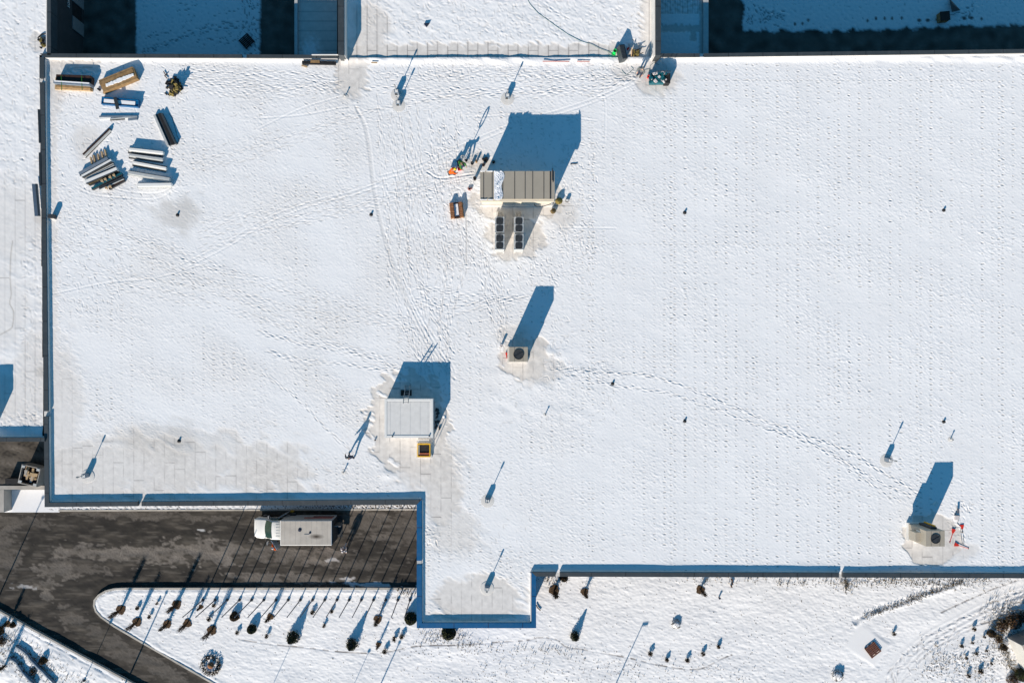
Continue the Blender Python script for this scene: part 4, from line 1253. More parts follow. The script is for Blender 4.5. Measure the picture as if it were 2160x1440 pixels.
# blue bundle and the plank across it
bl = empty('blue_tray', P(253, 215), 'bright blue metal tray full of snow below the brown crate', 'metal tray')
plank(214, 211.5, 292, 218.5, 16, .03, .30, 'tray', 'blue', bl)
plank(214.5, 205, 291, 211.5, 1.6, .30, .16, 'rim', 'blue', bl); plank(213, 218.5, 290, 225, 1.6, .30, .12, 'rim', 'blue', bl)
plank(219, 212.5, 285, 218, 7.5, .33, .05, 'snow', 'snow', bl)
plank(242, 205, 248, 230, 7, .50, .05, 'x', 'dark').name = 'loose_board'
o = bpy.data.objects['loose_board']; tag(o, 'dark board laid crosswise over the blue tray', 'board')
# thin profiles
th = empty('profile_bundle', P(249, 248), 'flat bundle of thin snowy profiles just below the blue tray', 'metal profile')
plank(209, 246, 289, 245, 3, .02, .16, 'profile', 'bluegrey', th); plank(232, 251, 289, 246, 2.5, .02, .14, 'profile', 'lgrey', th); plank(210, 250.5, 240, 248, 4, .02, .08, 'profile', 'white', th)
plank(232, 253.5, 262, 251.5, 1.5, .02, .1, 'profile', 'dark', th); plank(270, 252, 289, 250, 5, .02, .13, 'profile', 'bluegrey', th)
# black profile bundle, steep
bp_ = empty('profile_bundle', P(346, 272), 'steeply angled bundle of black profiles with pale edge, right side of store', 'metal profile')
plank(325, 242, 354, 308, 4.5, .02, .30, 'profile', 'lgrey', bp_); plank(331, 241, 360, 306, 5, .02, .20, 'profile', 'dark', bp_); plank(335.5, 239, 365, 304, 5, .02, .24, 'profile', 'black', bp_); plank(340, 239, 370, 303, 3.5, .02, .34, 'profile', 'slate', bp_)
mb = MB().tube([P(x, y, .05) for x, y in [(357, 240), (364, 250), (369, 268), (373, 285), (377, 294), (375, 303)]], .018, 5)
one('cable', mb, 'black', P(367, 268), 'thin dark cable curving beside the steep black profile bundle', 'cable')
# diagonal pair
dg = empty('profile_bundle', P(205, 300), 'two long thin profiles lying diagonally left in the store', 'metal profile')
plank(174.5, 326, 231, 271, 3.2, .02, .26, 'profile', 'brown', dg); plank(177.5, 328.5, 232, 274, 4, .02, .20, 'profile', 'lgrey', dg)
plank(180, 334, 234, 279, 1, .02, .03, 'strip', 'dark', dg)
# fan of boards at the lower left of the store
items = [(167, 367, 227, 334, 8, .34, 'bluegrey', 'blue grey board, top left of the fanned pile'), (172, 372, 234, 338, 5.5, .38, 'white', 'white board second from the top of the fanned pile'),
         (178, 374, 238, 343, 4, .20, 'dark', 'dark slim board third from the top of the fanned pile'), (178.5, 379, 241, 349, 3, .22, 'lgrey', 'thin pale board in the middle of the fanned pile'),
         (180, 384, 246, 356, 8, .36, 'white', 'wide snow white board in the middle of the fanned pile'), (187, 390, 250, 361, 3, .16, 'straw', 'narrow straw coloured board below the wide white one in the pile'),
         (193, 398, 256, 366, 5, .24, 'teal', 'dark teal board low in the fanned pile'), (209, 397.5, 260, 375, 6, .24, 'dark', 'lowest dark board of the fanned pile'),
         (229, 398, 262, 380, 4, .18, 'brown', 'short brown board at the lower right tip of the fanned pile')]
for (x0, y0, x1, y1, w_, h, m, lb) in items:
    r = empty('loose_board', P((x0 + x1) / 2, (y0 + y1) / 2), lb, 'board', 'boards in the fanned pile')
    plank(x0, y0, x1, y1, w_, .06, h, 'panel', m, r)
    plank(x0 + .8, y0 + w_ * .42, x1 + .8, y1 + w_ * .42, 1.0, .05, h + .03, 'edge', 'dark' if m != 'dark' else 'lgrey', r)
for i, (x, y) in enumerate([(191, 338), (197.5, 334), (206, 331), (214, 326), (221, 322)]):
    o = plank(x - 1, y - 7, x + 2.4, y + 8, 2.6, .10, .16, 'timber_batten', 'wood')
    tag(o, 'timber batten sticking out of the top of the fanned pile', 'batten', 'battens under the fanned pile')
for i, (x, y) in enumerate([(215, 381), (222, 377.5), (232, 373), (240, 369), (224, 396), (232, 393)]):
    q = P(x, y, .36)
    o = one('wood_block', MB().box((q.x, q.y, .36), (.22, .14, .1), .5).box((q.x + .08, q.y - .08, .35), (.08, .14, .08), .5), 'wood', P(x, y, .3), 'small yellow wood block on the dark boards of the fanned pile', 'wood block', 'wood blocks on the fanned pile')
# dark heap
hp = empty('scrap_heap', P(368, 182), 'tall jumbled black heap of metal parts right of the crate', 'scrap heap')
mb = MB(); m2 = MB(); rr = random.Random(9)
for k in range(70):
    x = 366 + rr.gauss(0, 6.5); y = 182 + rr.gauss(0, 9.5)
    hgt = max(.08, 1.25 * math.exp(-((x - 367) / 9) ** 2 - ((y - 180) / 13) ** 2)) * rr.uniform(.4, 1)
    q = P(x, y, hgt); t = (mb if rr.random() < .75 else m2)
    rot = Matrix.Rotation(rr.random() * 3, 3, 'Z') @ Matrix.Rotation(rr.uniform(-.9, .9), 3, 'X')
    t.box((q.x, q.y, hgt * .6), (rr.uniform(.1, .45), rr.uniform(.06, .25), rr.uniform(.1, hgt + .15)), rot=rot)
    if rr.random() < .25:
        t.tube([q, q + Vector((rr.uniform(-.5, .5), rr.uniform(-.5, .5), rr.uniform(-.2, .3)))], .03, 5)
mb.build('metal_scrap', 'black', hp); m2.build('metal_scrap', 'olive', hp)
mb = MB(); 
for pts in ([(345, 151), (349, 158)], [(353, 155), (348, 160)], [(347, 160), (353, 166)]):
    mb.tube([P(*p_, .12) for p_ in pts], .04, 5)
one('scrap_piece', mb, 'brown', P(349, 158), 'small twisted scrap piece lying left of the black heap', 'scrap')
mb = MB(); q = P(207.5, 188.5, .1); mb.box((q.x, q.y, .08), (.2, .14, .14), -.6).box((q.x + .12, q.y - .08, .07), (.1, .16, .1), -.6)
one('clamp', mb, 'black', P(207, 188), 'small black clamp beside the left end of the brown crate', 'clamp')
# board by the north parapet
lb_ = empty('board_stack', P(672, 132), 'long dark boards with one brown board, against the top parapet', 'board stack')
plank(637, 131.5, 708, 133, 6.5, .12, .2, 'board', 'black', lb_); plank(655, 129.5, 674, 130, 5, .30, .06, 'board', 'ply', lb_); plank(636, 138, 648, 141, 3, .1, .06, 'timber', 'wood', lb_)
sm_ = one('parapet_rail', MB().bar(P(657.5, 116, .45), P(717, 116, .45), .06, .08), 'white', P(690, 116, .4), 'slim white rail lying on the top parapet left of the north wing', 'rail')
for i, (x0, x1) in enumerate(((1145, 1201), (1217, 1244))):
    o = plank(x0, 129.5, x1, 129.7, 1.6, .2, .04, 'red_lath', mat('pink_lath_%d' % i, (.45, .16, .14), .8))
    tag(o, ('long' if i == 0 else 'short') + ' reddish lath lying along the upper snow divider', 'lath', 'reddish laths on the divider')
o = plank(783, 132, 796, 132.5, 2.4, .2, .05, 'timber_offcut', 'wood'); tag(o, 'small orange timber offcut in the snow above the flue vents', 'timber')

# ============================================================ WORK AREA BY THE PLANT ROOM
def lathe_thing(name, x, y, r, h, m, label, cat, group=None, inner=None):
    e = empty(name, P(x, y, 0), label, cat, group)
    LB().lathe((0, 0, 0), [(r * .85, 0), (r, h), (r * .86, h), (r * .8, h - .04)], 16).build('body', m, e, smooth=False)
    if inner: LB().lathe((0, 0, h - .05), [(r * .82, 0), (r * .80, .012)], 16).build('contents', inner, e)
    return e
e = empty('brick_pallet', P(964, 445), 'pallet of orange brown bricks left of the condensers', 'pallet', None, R(6))
mb = LB()
for k in range(5): mb.box((-.55 + k * .27, 0, .1), (.1, 1.4, .05))
for k in (-1, 0, 1): mb.box((0, k * .6, .04), (1.2, .1, .07))
mb.build('pallet', 'wood', e)
rr = random.Random(6)
for row in range(2):
    mb = LB(); x0 = -.42 if row == 0 else .36
    for j in range(9):
        for k in range(3):
            mb.box((x0 + rr.uniform(-.02, .02), -.6 + j * .15, .18 + k * .12), (.33 if row == 0 else .28, .12, .10), rr.uniform(-.05, .05))
    mb.build('brick_row', 'brick', e)
mb = LB(); mb.box((-.03, -.62, .25), (.5, .14, .2)); mb.box((0, .64, .2), (.4, .12, .15)); mb.build('brick_row', 'brown', e)
LB().box((-.04, .03, .22), (.36, 1.05, .12)).build('snow', 'snow', e)
lathe_thing('gas_cylinder', 1001.5, 379, .14, .62, 'black', 'black upright canister at the upper left corner of the tan plant room', 'canister')
sqb = empty('red_crate', P(969.5, 357.5), 'small bright red box in front of the kneeling orange clad worker', 'crate', None, R(10))
LB().box((0, 0, .13), (.32, .26, .26)).build('body', 'red', sqb); LB().box((0, 0, .27), (.28, .22, .02)).build('lid', 'red', sqb)
for i, (x, y, r_, h, m, nm, lb, cat) in enumerate([(983.5, 340, .11, .3, 'black', 'bucket', 'black bucket right of the worker in green', 'bucket'),
        (996, 346, .14, .35, 'dark', 'bucket', 'dark bucket between the green worker and the plant room shadow', 'bucket'),
        (1005, 342, .10, .42, 'ply', 'paint_can', 'brown can standing right of the dark buckets', 'can'),
        (1020, 349, .13, .34, 'brown', 'paint_can', 'dark red brown can just left of the plant room shadow', 'can'),
        (1041, 342.5, .14, .12, 'black', 'bucket', 'black bucket standing inside the shadow of the tan plant room', 'bucket')]):
    e = lathe_thing(nm, x, y, r_, h, m, lb, cat, 'cans and buckets by the plant room')
    LB().tube([(-r_, 0, h - .02), (-r_ * .5, 0, h + r_ * .7), (r_ * .5, 0, h + r_ * .7), (r_, 0, h - .02)], .012, 4).build('handle', 'dark', e)
mb = MB()
for k in range(9):
    q = P(1018 + rr.uniform(-1, 14), 335 + rr.uniform(-2, 5), .15); mb.box((q.x, q.y, .12), (rr.uniform(.1, .3), rr.uniform(.08, .2), rr.uniform(.1, .3)), rr.random() * 3)
one('tool_bag', mb, 'black', P(1024, 337), 'black tool bags at the left edge of the plant room shadow', 'tool bag')
mb = MB(); q = P(991, 401, .1)
for k in range(6): mb.box((q.x + rr.uniform(-.15, .15), q.y + rr.uniform(-.15, .15), .1), (.16, .12, .18), rr.random() * 3)
one('work_glove', mb, mat('pink_cloth', (.4, .2, .18), .9), P(991, 401), 'small pinkish bundle on the snow left of the tan plant room', 'cloth bundle')

def bag(x, y, r_, h, label, m='olive', seed=0):
    rr = random.Random(seed); mb = MB(); n = 10; vs = []; fs = []
    for i in range(7):
        t = i / 6; rad = r_ * math.sin(.35 + t * 2.5) 
        for k in range(n):
            a = 2 * math.pi * k / n
            q = P(x, y, h * t * .8); vs.append((q.x + math.cos(a) * rad * rr.uniform(.75, 1.2), q.y + math.sin(a) * rad * rr.uniform(.7, 1.15), h * t + rr.uniform(-.02, .02)))
    for i in range(6):
        for k in range(n): fs.append((i * n + k, i * n + (k + 1) % n, (i + 1) * n + (k + 1) % n, (i + 1) * n + k))
    fs.append(tuple(range(6 * n, 7 * n)))
    e = empty('canvas_bag', P(x, y), label, 'bag')
    mb.add(vs, fs).build('body', m, e)
    MB().tube([P(x - 2, y, h * .9), P(x, y + 1, h * 1.25), P(x + 2, y, h * .9)], .02, 5).build('handle', 'dark', e)
bag(1178, 424, .32, .55, 'olive canvas bag at the lower right corner of the tan plant room', seed=1)
bag(1167, 446, .26, .4, 'smaller tan canvas bag below the corner of the tan plant room', 'straw', seed=2)
e = empty('sample_box', P(1196.5, 422), 'small white topped box standing alone right of the olive bag', 'box')
q = P(1196.5, 422.5, .3); MB().box((q.x, q.y, .15), (.26, .2, .3)).build('body', 'dark', e); MB().box((q.x, q.y, .315), (.22, .16, .03)).build('lid', 'white', e)
mb = MB().tube([P(x, y, .08) for x, y in [(1203, 347), (1208, 345.5), (1213, 346), (1218, 345)]], .035, 5)
one('hose_piece', mb, 'black', P(1210, 346), 'short dark hose piece on the snow right of the plant room shadow', 'hose')
mb = MB().tube([P(x, y, .5) for x, y in [(1127, 430), (1128, 434), (1134, 435.5), (1150, 434.5), (1162, 430)]], .03, 6)
one('pipe_run', mb, 'black', P(1140, 433), 'thin black pipe along the lower side of the tan plant room', 'pipe')

# ============================================================ TOOL CART and things at the wing junction
ca = empty('tool_cart', P(1394, 164), 'teal tool cart loaded with equipment, near the inner corner at the top', 'cart')
a, s = topbox(1372, 156, 1402, 174, 0, .75)
MB().box((a.x, a.y, .42), (s[0], s[1], .5)).build('tray', 'teal', ca)
mb = MB(); m2 = MB(); m3 = MB(); rr = random.Random(77)
for k in range(46):
    q = P(rr.uniform(1371, 1405), rr.uniform(155, 174), .8); z = .68 + rr.random() * .28
    (mb if rr.random() < .8 else m2).box((q.x, q.y, z), (rr.uniform(.08, .4), rr.uniform(.06, .22), rr.uniform(.06, .22)), rr.random() * 3)
mb.build('equipment', 'teal', ca); m2.build('equipment', 'whitefab', ca)
for x in (1382, 1392): q = P(x, 173.5, .4); MB().box((q.x, q.y, .4), (.2, .22, .45)).build('side_pocket', 'yellow', ca)
a, s = topbox(1403, 155, 1414, 175, 0, .85); MB().box((a.x, a.y, .5), (s[0], s[1], .7)).build('battery_box', 'black', ca)
for x, y in ((1374, 158), (1400, 158), (1374, 172), (1400, 172)):
    q = P(x, y, .1); MB().tube([(q.x - .04, q.y, .11), (q.x + .04, q.y, .11)], .11, 12).build('wheel', 'tyre', ca)
mb = MB()
for x in (1380, 1398, 1408): q = P(x, 160, .8); mb.tube([q, (q.x, q.y, 1.75)], .025, 6)
qa = P(1380, 160, .8); qb = P(1408, 160, .8); mb.tube([(qa.x, qa.y, 1.75), (qb.x, qb.y, 1.75)], .025, 6)
mb.build('handle_frame', 'dark', ca)
lathe_thing('red_can', 1366.5, 164, .12, .3, 'red', 'small red can left of the teal tool cart', 'can')
# ladder head and hooks over the corner
ladder(1379, 128, .1, 1391, 116, .95, .5, 3, 'dark ladder head hooked over the corner parapet above the tool cart', 'dark')
mb = MB()
for pts in ([(1330, 128), (1331, 134), (1342, 133), (1343, 138)], [(1331, 140), (1336, 146), (1330, 152), (1322, 158)], [(1340, 155), (1346, 143), (1354, 141)], [(1312, 149), (1317, 155), (1321, 158)],
            [(1369, 150), (1372, 138), (1380, 132), (1390, 137)], [(1345, 160), (1360, 148), (1372, 146), (1366, 156)]):
    mb.tube([P(x, y, .05) for x, y in pts], .016, 4)
one('cable', mb, 'hoseg', P(1340, 145), 'tangle of thin cables on the snow left of the teal cart', 'cable')
e = lathe_thing('green_bucket', 1295.5, 111.5, .16, .42, 'gbucket', 'bright green bucket above the divider on the north wing', 'bucket', inner='black')
LB().lathe((-.06, -.14, 0), [(.19, 0), (.19, .03), (.1, .035)], 14).build('lid', 'gbucket', e)
wb = empty('leaning_cabinet', P(1315, 110), 'dark flat cabinet leaning beside the bright green bucket', 'cabinet')
q = P(1313, 110.5, .75)
rot = Matrix.Rotation(R(14), 3, 'Z') @ Matrix.Rotation(R(16), 3, 'Y')
MB().box((q.x, q.y, .45), (.46, 1.25, .8), rot=rot).build('body', 'slate', wb)
MB().box((q.x + .02, q.y, .875), (.40, 1.15, .04), rot=rot).build('lid', 'dark', wb)
sh_ = empty('hand_cart', P(1345, 112), 'dark scorched looking hand cart with sticks right of the leaning cabinet', 'cart')
mb = MB(); m2 = MB(); rr = random.Random(5)
for k in range(16):
    q = P(rr.uniform(1334, 1350), rr.uniform(106, 117), .3); (mb if rr.random() < .7 else m2).box((q.x, q.y, .18), (rr.uniform(.1, .35), rr.uniform(.08, .2), rr.uniform(.1, .35)), rr.random() * 3)
for pts in ([(1344, 107), (1350, 103), (1355, 101)], [(1348, 112), (1353, 113), (1357, 111)], [(1340, 105), (1350, 104)]): mb.tube([P(*v, .35) for v in pts], .035, 5)
mb.build('body', 'black', sh_); m2.build('load', 'olive', sh_)
MB().bar(P(1331.5, 120, .1), P(1333, 101, .5), .08, .05).build('handle', 'wood', sh_)
mb = MB(); q = P(1325.5, 102, .15); mb.box((q.x, q.y, .1), (.2, .12, .16), .5).box((q.x - .08, q.y - .06, .1), (.1, .12, .12))
one('red_clamp', mb, 'red', P(1325, 102), 'small bright red clamp above the leaning cabinet', 'clamp')
mb = MB().tube([P(x, y, .05) for x, y in [(1108, -20), (1112, -2), (1118, 9), (1135, 28), (1152, 40), (1175, 57), (1200, 74), (1225, 87), (1248, 94), (1265, 103), (1284, 110), (1296, 119)]], .018, 6)
one('garden_hose', mb, 'hoseg', P(1200, 74), 'long thin green hose crossing the north wing roof to the bucket', 'hose')
mb = MB(); q = P(899, 53, .1); mb.prism([(q.x - .2, q.y + .08), (q.x + .28, q.y + .12), (q.x + .02, q.y - .2)], .03, .22)
one('tarp_corner', mb, 'navy', P(899, 53), 'small dark triangular piece on the north wing snow', 'scrap')
# harness bundle on the left wing
mb = MB(); rr = random.Random(15); m2 = MB()
for k in range(26):
    q = P(rr.gauss(89, 3.2), rr.gauss(90, 5.5), .15); (mb if rr.random() < .75 else m2).box((q.x, q.y, .12), (rr.uniform(.08, .25), rr.uniform(.05, .2), rr.uniform(.08, .25)), rr.random() * 3)
mb.tube([P(x, y, .12) for x, y in [(96, 71), (90, 72), (84, 76), (80, 80), (84, 84), (92, 90)]], .05, 6)
e = empty('harness_bundle', P(89, 90), 'black tangled harness bundle by the left wing parapet at the top left', 'harness')
mb.build('strap', 'black', e); m2.build('strap', 'olive', e)

# ============================================================ SHOVELS by the lower right unit
def shovel(hx, hy, tx, ty, label, m='red', hm='red'):
    e = empty('snow_shovel', P((hx + tx) / 2, (hy + ty) / 2), label, 'shovel', 'red snow shovels by the lower right unit')
    a = P(hx, hy, .05); b = P(tx, ty, .05); d = (b - a).normalized(); n_ = Vector((-d.y, d.x, 0))
    MB().add([a + n_ * .17 - d * .12, a - n_ * .17 - d * .12, a - n_ * .07 + d * .25, a + n_ * .07 + d * .25,
              a + n_ * .17 - d * .12 + Vector((0, 0, .05)), a - n_ * .17 - d * .12 + Vector((0, 0, .05)), a - n_ * .07 + d * .25 + Vector((0, 0, .04)), a + n_ * .07 + d * .25 + Vector((0, 0, .04))],
             [(3, 2, 1, 0), (4, 5, 6, 7), (0, 1, 5, 4), (1, 2, 6, 5), (2, 3, 7, 6), (3, 0, 4, 7)]).build('blade', m, e)
    MB().tube([a + d * .2 + Vector((0, 0, .04)), b], .022, 6).build('shaft', hm, e)
    MB().bar(b - n_ * .07, b + n_ * .07, .035, .035).build('grip', 'dark', e)
shovel(2029, 1109, 2030, 1122, 'short red shovel standing topmost beside the lower right unit', hm='dark')
shovel(2011, 1118, 2003.5, 1144, 'thin slanting red shovel nearest the lower right unit')
shovel(2016, 1148, 2043, 1156, 'long red shovel lying lowest beside the lower right unit')
mb = MB()
for pts in ([(2018, 1068), (2019, 1078), (2015, 1084), (2024, 1087), (2022, 1096), (2019, 1104), (2027, 1112), (2026, 1122)], [(2027, 1128), (2030, 1150)], [(2032, 1130), (2033, 1149)]):
    mb.tube([P(x, y, .06) for x, y in pts], .024, 5)
one('rope', mb, 'grey', P(2022, 1100), 'grey rope trailing down beside the red shovels', 'rope')
e = empty('plastic_crate', P(2020, 1088), 'pale crate at the top end of the grey rope by the shovels', 'crate'); q = P(2020, 1092, .3)
MB().box((q.x, q.y, .12), (.3, .38, .24)).build('body', 'whitefab', e); MB().bar(P(2021, 1082, .2), P(2021, 1072, .3), .16, .05).build('handle', 'steel', e)
q = P(1978, 1063.5, .3)
e = one('paper_sheet', MB().box((q.x, q.y, .06), (.30, .40, .05), R(-35)), 'white', P(1978, 1063), 'pale square sheet lying in the shadow of the lower right unit', 'sheet')
mb = MB(); q = P(1069, 749, .1); mb.box((q.x, q.y, .12), (.14, .5, .14), .25).box((q.x + .02, q.y - .2, .18), (.12, .1, .2), .2)
one('tool_case', mb, 'red', P(1069, 749), 'small dark red tool lying left of the middle tan unit', 'tool')
e = lathe_thing('jerry_can', 1057.5, 729, .11, .5, 'whitefab', 'white canister standing upper left of the middle tan unit', 'canister')
mb = MB(); q = P(791, 928, .1); mb.box((q.x, q.y, .08), (.1, .1, .16))
one('small_peg', mb, 'brown', P(791, 928), 'tiny brown peg on the bare roof left of the penthouse', 'peg')

# ============================================================ TRUCK
zb = ZG
TZ = 2.95
def tp(px, py, h):      # point seen at this photo pixel at height h above the driveway
    return P(px, py, zb + h)
a = tp(591, 1097, TZ); b = tp(699.5, 1150, TZ)
cx, cy = (a.x + b.x) / 2, (a.y + b.y) / 2; BL = b.x - a.x; BW = a.y - b.y
tr = empty('box_truck', (cx, cy, zb), 'white and silver box truck parked on the dark driveway with its doors open', 'truck')
def L(x, y, z): return (x, y, z)      # truck space: -x is forward, origin under the box centre
silver = mat('aluminium_roof', (0.53, 0.49, 0.435), .45, .15, .4, .12, 1.0)
LB().box((0, 0, .75 + (TZ - .75) / 2), (BL, BW, TZ - .75)).build('box_body', 'white', tr, bevel=.03)
# roof sheet with a scorched patch made of real colour
rf = LB().box((0, 0, TZ + .006), (BL - .12, BW - .12, .014)).build('box_roof', silver, tr)
n_ = silver.node_tree.nodes; l_ = silver.node_tree.links
tc = n_.new('ShaderNodeTexCoord'); mp = n_.new('ShaderNodeMapping'); mp.inputs['Location'].default_value = (-.95 * .95, .32 * 2.6, 0); mp.inputs['Scale'].default_value = (.95, 2.6, 0)
l_.new(tc.outputs['Object'], mp.inputs['Vector'])
ln = n_.new('ShaderNodeVectorMath'); ln.operation = 'LENGTH'; l_.new(mp.outputs['Vector'], ln.inputs[0])
mr = n_.new('ShaderNodeMapRange'); mr.inputs['From Min'].default_value = .05; mr.inputs['From Max'].default_value = .75; mr.inputs['To Min'].default_value = 1; mr.inputs['To Max'].default_value = 0
l_.new(ln.outputs['Value'], mr.inputs['Value'])
mx = n_.new('ShaderNodeMix'); mx.data_type = 'RGBA'; mx.inputs['B'].default_value = (.05, .035, .022, 1)
src = n_['Principled BSDF'].inputs['Base Color'].links[0].from_socket
l_.new(src, mx.inputs['A']); l_.new(mr.outputs['Result'], mx.inputs['Factor']); l_.new(mx.outputs['Result'], n_['Principled BSDF'].inputs['Base Color'])
for (x, y, w_) in ((-.55, .28, .16), (.38, .02, .10)):
    mb = LB().lathe((x, y, TZ), [(w_, 0), (w_, .05), (w_ * .4, .08)], 12); mb.build('roof_vent', 'navy', tr)
LB().bar((-.15, -.12, TZ + .03), (.3, -.12, TZ + .03), .03, .02).build('roof_rivet_strip', 'grey', tr)
# north side stripes
sy = BW / 2 + .006
LB().box((.9, sy, 1.95), (2.6, .012, .35)).build('side_stripe', 'red', tr)
LB().box((1.3, sy + .004, 1.5), (1.9, .012, .3)).build('side_stripe', mat('dull_red_stripe', (.25, .04, .04), .5), tr)
LB().box((.9, -sy, 1.95), (2.6, .012, .35)).build('side_stripe', 'red', tr)
# rear: open door leaf, bumper, lift
LB().box((BL / 2 + .05, 0, 1.8), (.05, BW - .2, 2.1)).build('rear_door', 'dark', tr)
LB().box((BL / 2 + .35, .45, 1.6), (.7, .05, 1.6)).build('rear_door', 'grey', tr)
LB().box((BL / 2 + .25, 0, .55), (.5, BW - .3, .08)).build('rear_step', 'dark', tr)
LB().box((0, 0, .62), (BL, BW * .45, .22)).build('chassis', 'black', tr)
# cab
fx = -BL / 2
cabm = LB()
def loft(sections, n=12):
    vs = []; fs = []
    for (x, hw, z0, z1, rc) in sections:
        ring = []
        pts = [(-hw, z0), (-hw, z1 - rc), (-hw + rc * .35, z1 - rc * .25), (-hw + rc * 1.2, z1), (0, z1 + rc * .12), (hw - rc * 1.2, z1), (hw - rc * .35, z1 - rc * .25), (hw, z1 - rc), (hw, z0), (0, z0)]
        vs += [(x, y, z) for y, z in pts]
    m_ = 10
    for i in range(len(sections) - 1):
        for k in range(m_):
            k2 = (k + 1) % m_
            fs.append((i * m_ + k, (i + 1) * m_ + k, (i + 1) * m_ + k2, i * m_ + k2))
    fs.append(tuple(range(m_))); fs.append(tuple(range((len(sections) - 1) * m_, len(sections) * m_))[::-1])
    return vs, fs
vs, fs = loft([(fx - .08, .92, .55, 2.05, .16), (fx - 1.05, .90, .55, 2.03, .18), (fx - 1.5, .88, .55, 1.66, .2), (fx - 1.85, .96, .5, 1.40, .2), (fx - 2.3, .98, .5, 1.34, .2), (fx - 2.75, .94, .5, 1.22, .18), (fx - 2.95, .80, .55, 1.1, .16), (fx - 3.02, .55, .6, .98, .12)])
cabm.add(vs, fs).build('cab', 'white', tr, smooth=True)
# windscreen: follows the slope between roof and bonnet
ws = LB()
vs = []; N = 8
for i in range(N + 1):
    y = -.80 + 1.6 * i / N; bow = .16 * (1 - (y / .8) ** 2)
    vs.append((fx - 1.03 - bow * .6, y * .93, 2.035 + .012)); 
    vs.append((fx - 1.72 - bow, y * 1.04, 1.50))
fs = [(2 * i, 2 * i + 1, 2 * i + 3, 2 * i + 2) for i in range(N)]
ws.add(vs, fs); k0 = len(ws.v); 
ws.build('windscreen', 'glass', tr, smooth=True)
for sg in (-1, 1):
    LB().add([(fx - 1.0, sg * .905, 1.95), (fx - .2, sg * .93, 1.95), (fx - .2, sg * .985, 1.4), (fx - 1.6, sg * .985, 1.4),
              (fx - 1.0, sg * .93, 1.96), (fx - .2, sg * .955, 1.96), (fx - .2, sg * 1.0, 1.41), (fx - 1.6, sg * 1.0, 1.41)],
             [(0, 1, 2, 3), (7, 6, 5, 4), (0, 4, 5, 1), (1, 5, 6, 2), (2, 6, 7, 3), (3, 7, 4, 0)]).build('side_window', 'glass', tr)
    LB().box((fx - 2.93, sg * .66, .92), (.14, .34, .2)).build('headlight', 'lgrey', tr)
    for x in (fx - 2.15, BL / 2 - 1.0):
        wobj = LB().tube([(x, sg * .78, .42), (x, sg * 1.02, .42)], .42, 20).build('wheel', 'tyre', tr)
        LB().tube([(x, sg * 1.0, .42), (x, sg * 1.035, .42)], .22, 14).build('rim', 'grey', wobj)
for k in range(9): LB().box((-BL / 2 + .4 + k * (BL - .8) / 8, 0, TZ + .016), (.03, BW - .2, .012)).build('roof_bow', silver, tr)
for k in range(5): LB().box((fx - .42, -.52 + .26 * k, 2.065), (.5, .035, .02)).build('roof_rib', 'lgrey', tr)
LB().box((fx - 3.05, 0, .62), (.12, 1.7, .22)).build('bumper', 'dark', tr)
LB().box((fx - 3.04, 0, .85), (.06, .9, .22)).build('grille', 'dark', tr)
# open doors and mirrors
rot = Matrix.Rotation(R(-58), 3, 'Z')
dS = LB().box((fx - .95, -1.45, 1.15), (1.05, .06, 1.15), rot=rot).build('open_door', 'bluegrey', tr)
LB().box((fx - 1.55, -1.28, 1.65), (.10, .26, .35)).build('mirror', 'grey', tr)
rot = Matrix.Rotation(R(28), 3, 'Z')
dN = LB().box((fx - .15, 1.28, 1.15), (.95, .06, 1.15), rot=rot).build('open_door', 'grey', tr)
LB().box((fx - 1.45, 1.16, 1.65), (.10, .24, .3)).build('mirror', 'grey', tr)
q = tp(617, 1079, 1.2)
LB().box((q.x - cx, q.y - cy - .35, .9), (.5, .3, .5)).build('side_locker', 'dark', tr)
q = tp(616, 1077.5, .5)
e = one('traffic_sign', MB().box((q.x, q.y, zb + .5), (.35, .12, .3)), 'yellow', P(616, 1077.5, zb), 'small yellow box between the truck and the building wall', 'box')

# ============================================================ PEOPLE
def skinmesh(name, joints, bones, m, parent, levels=2, rootj=None):
    me = bpy.data.meshes.new(name)
    names = list(joints)
    me.from_pydata([joints[k][0] for k in names], [(names.index(a), names.index(b)) for a, b in bones], [])
    o = bpy.data.objects.new(name, me); COL.objects.link(o)
    o.parent = parent
    md = o.modifiers.new('skin', 'SKIN'); md.use_smooth_shade = True
    lay = me.skin_vertices[0].data if me.skin_vertices else me.attributes and None
    if lay is None:
        bm = bmesh.new(); bm.from_mesh(me); bm.verts.layers.skin.verify(); bm.to_mesh(me); bm.free()
        lay = me.skin_vertices[0].data
    for i, k in enumerate(names):
        r = joints[k][1]; lay[i].radius = (r, r) if not hasattr(r, '__len__') else r
        lay[i].use_root = (k == (rootj or names[0]))
    sb = o.modifiers.new('sub', 'SUBSURF'); sb.levels = levels; sb.render_levels = levels
    me.materials.append(M[m] if isinstance(m, str) else m)
    return o

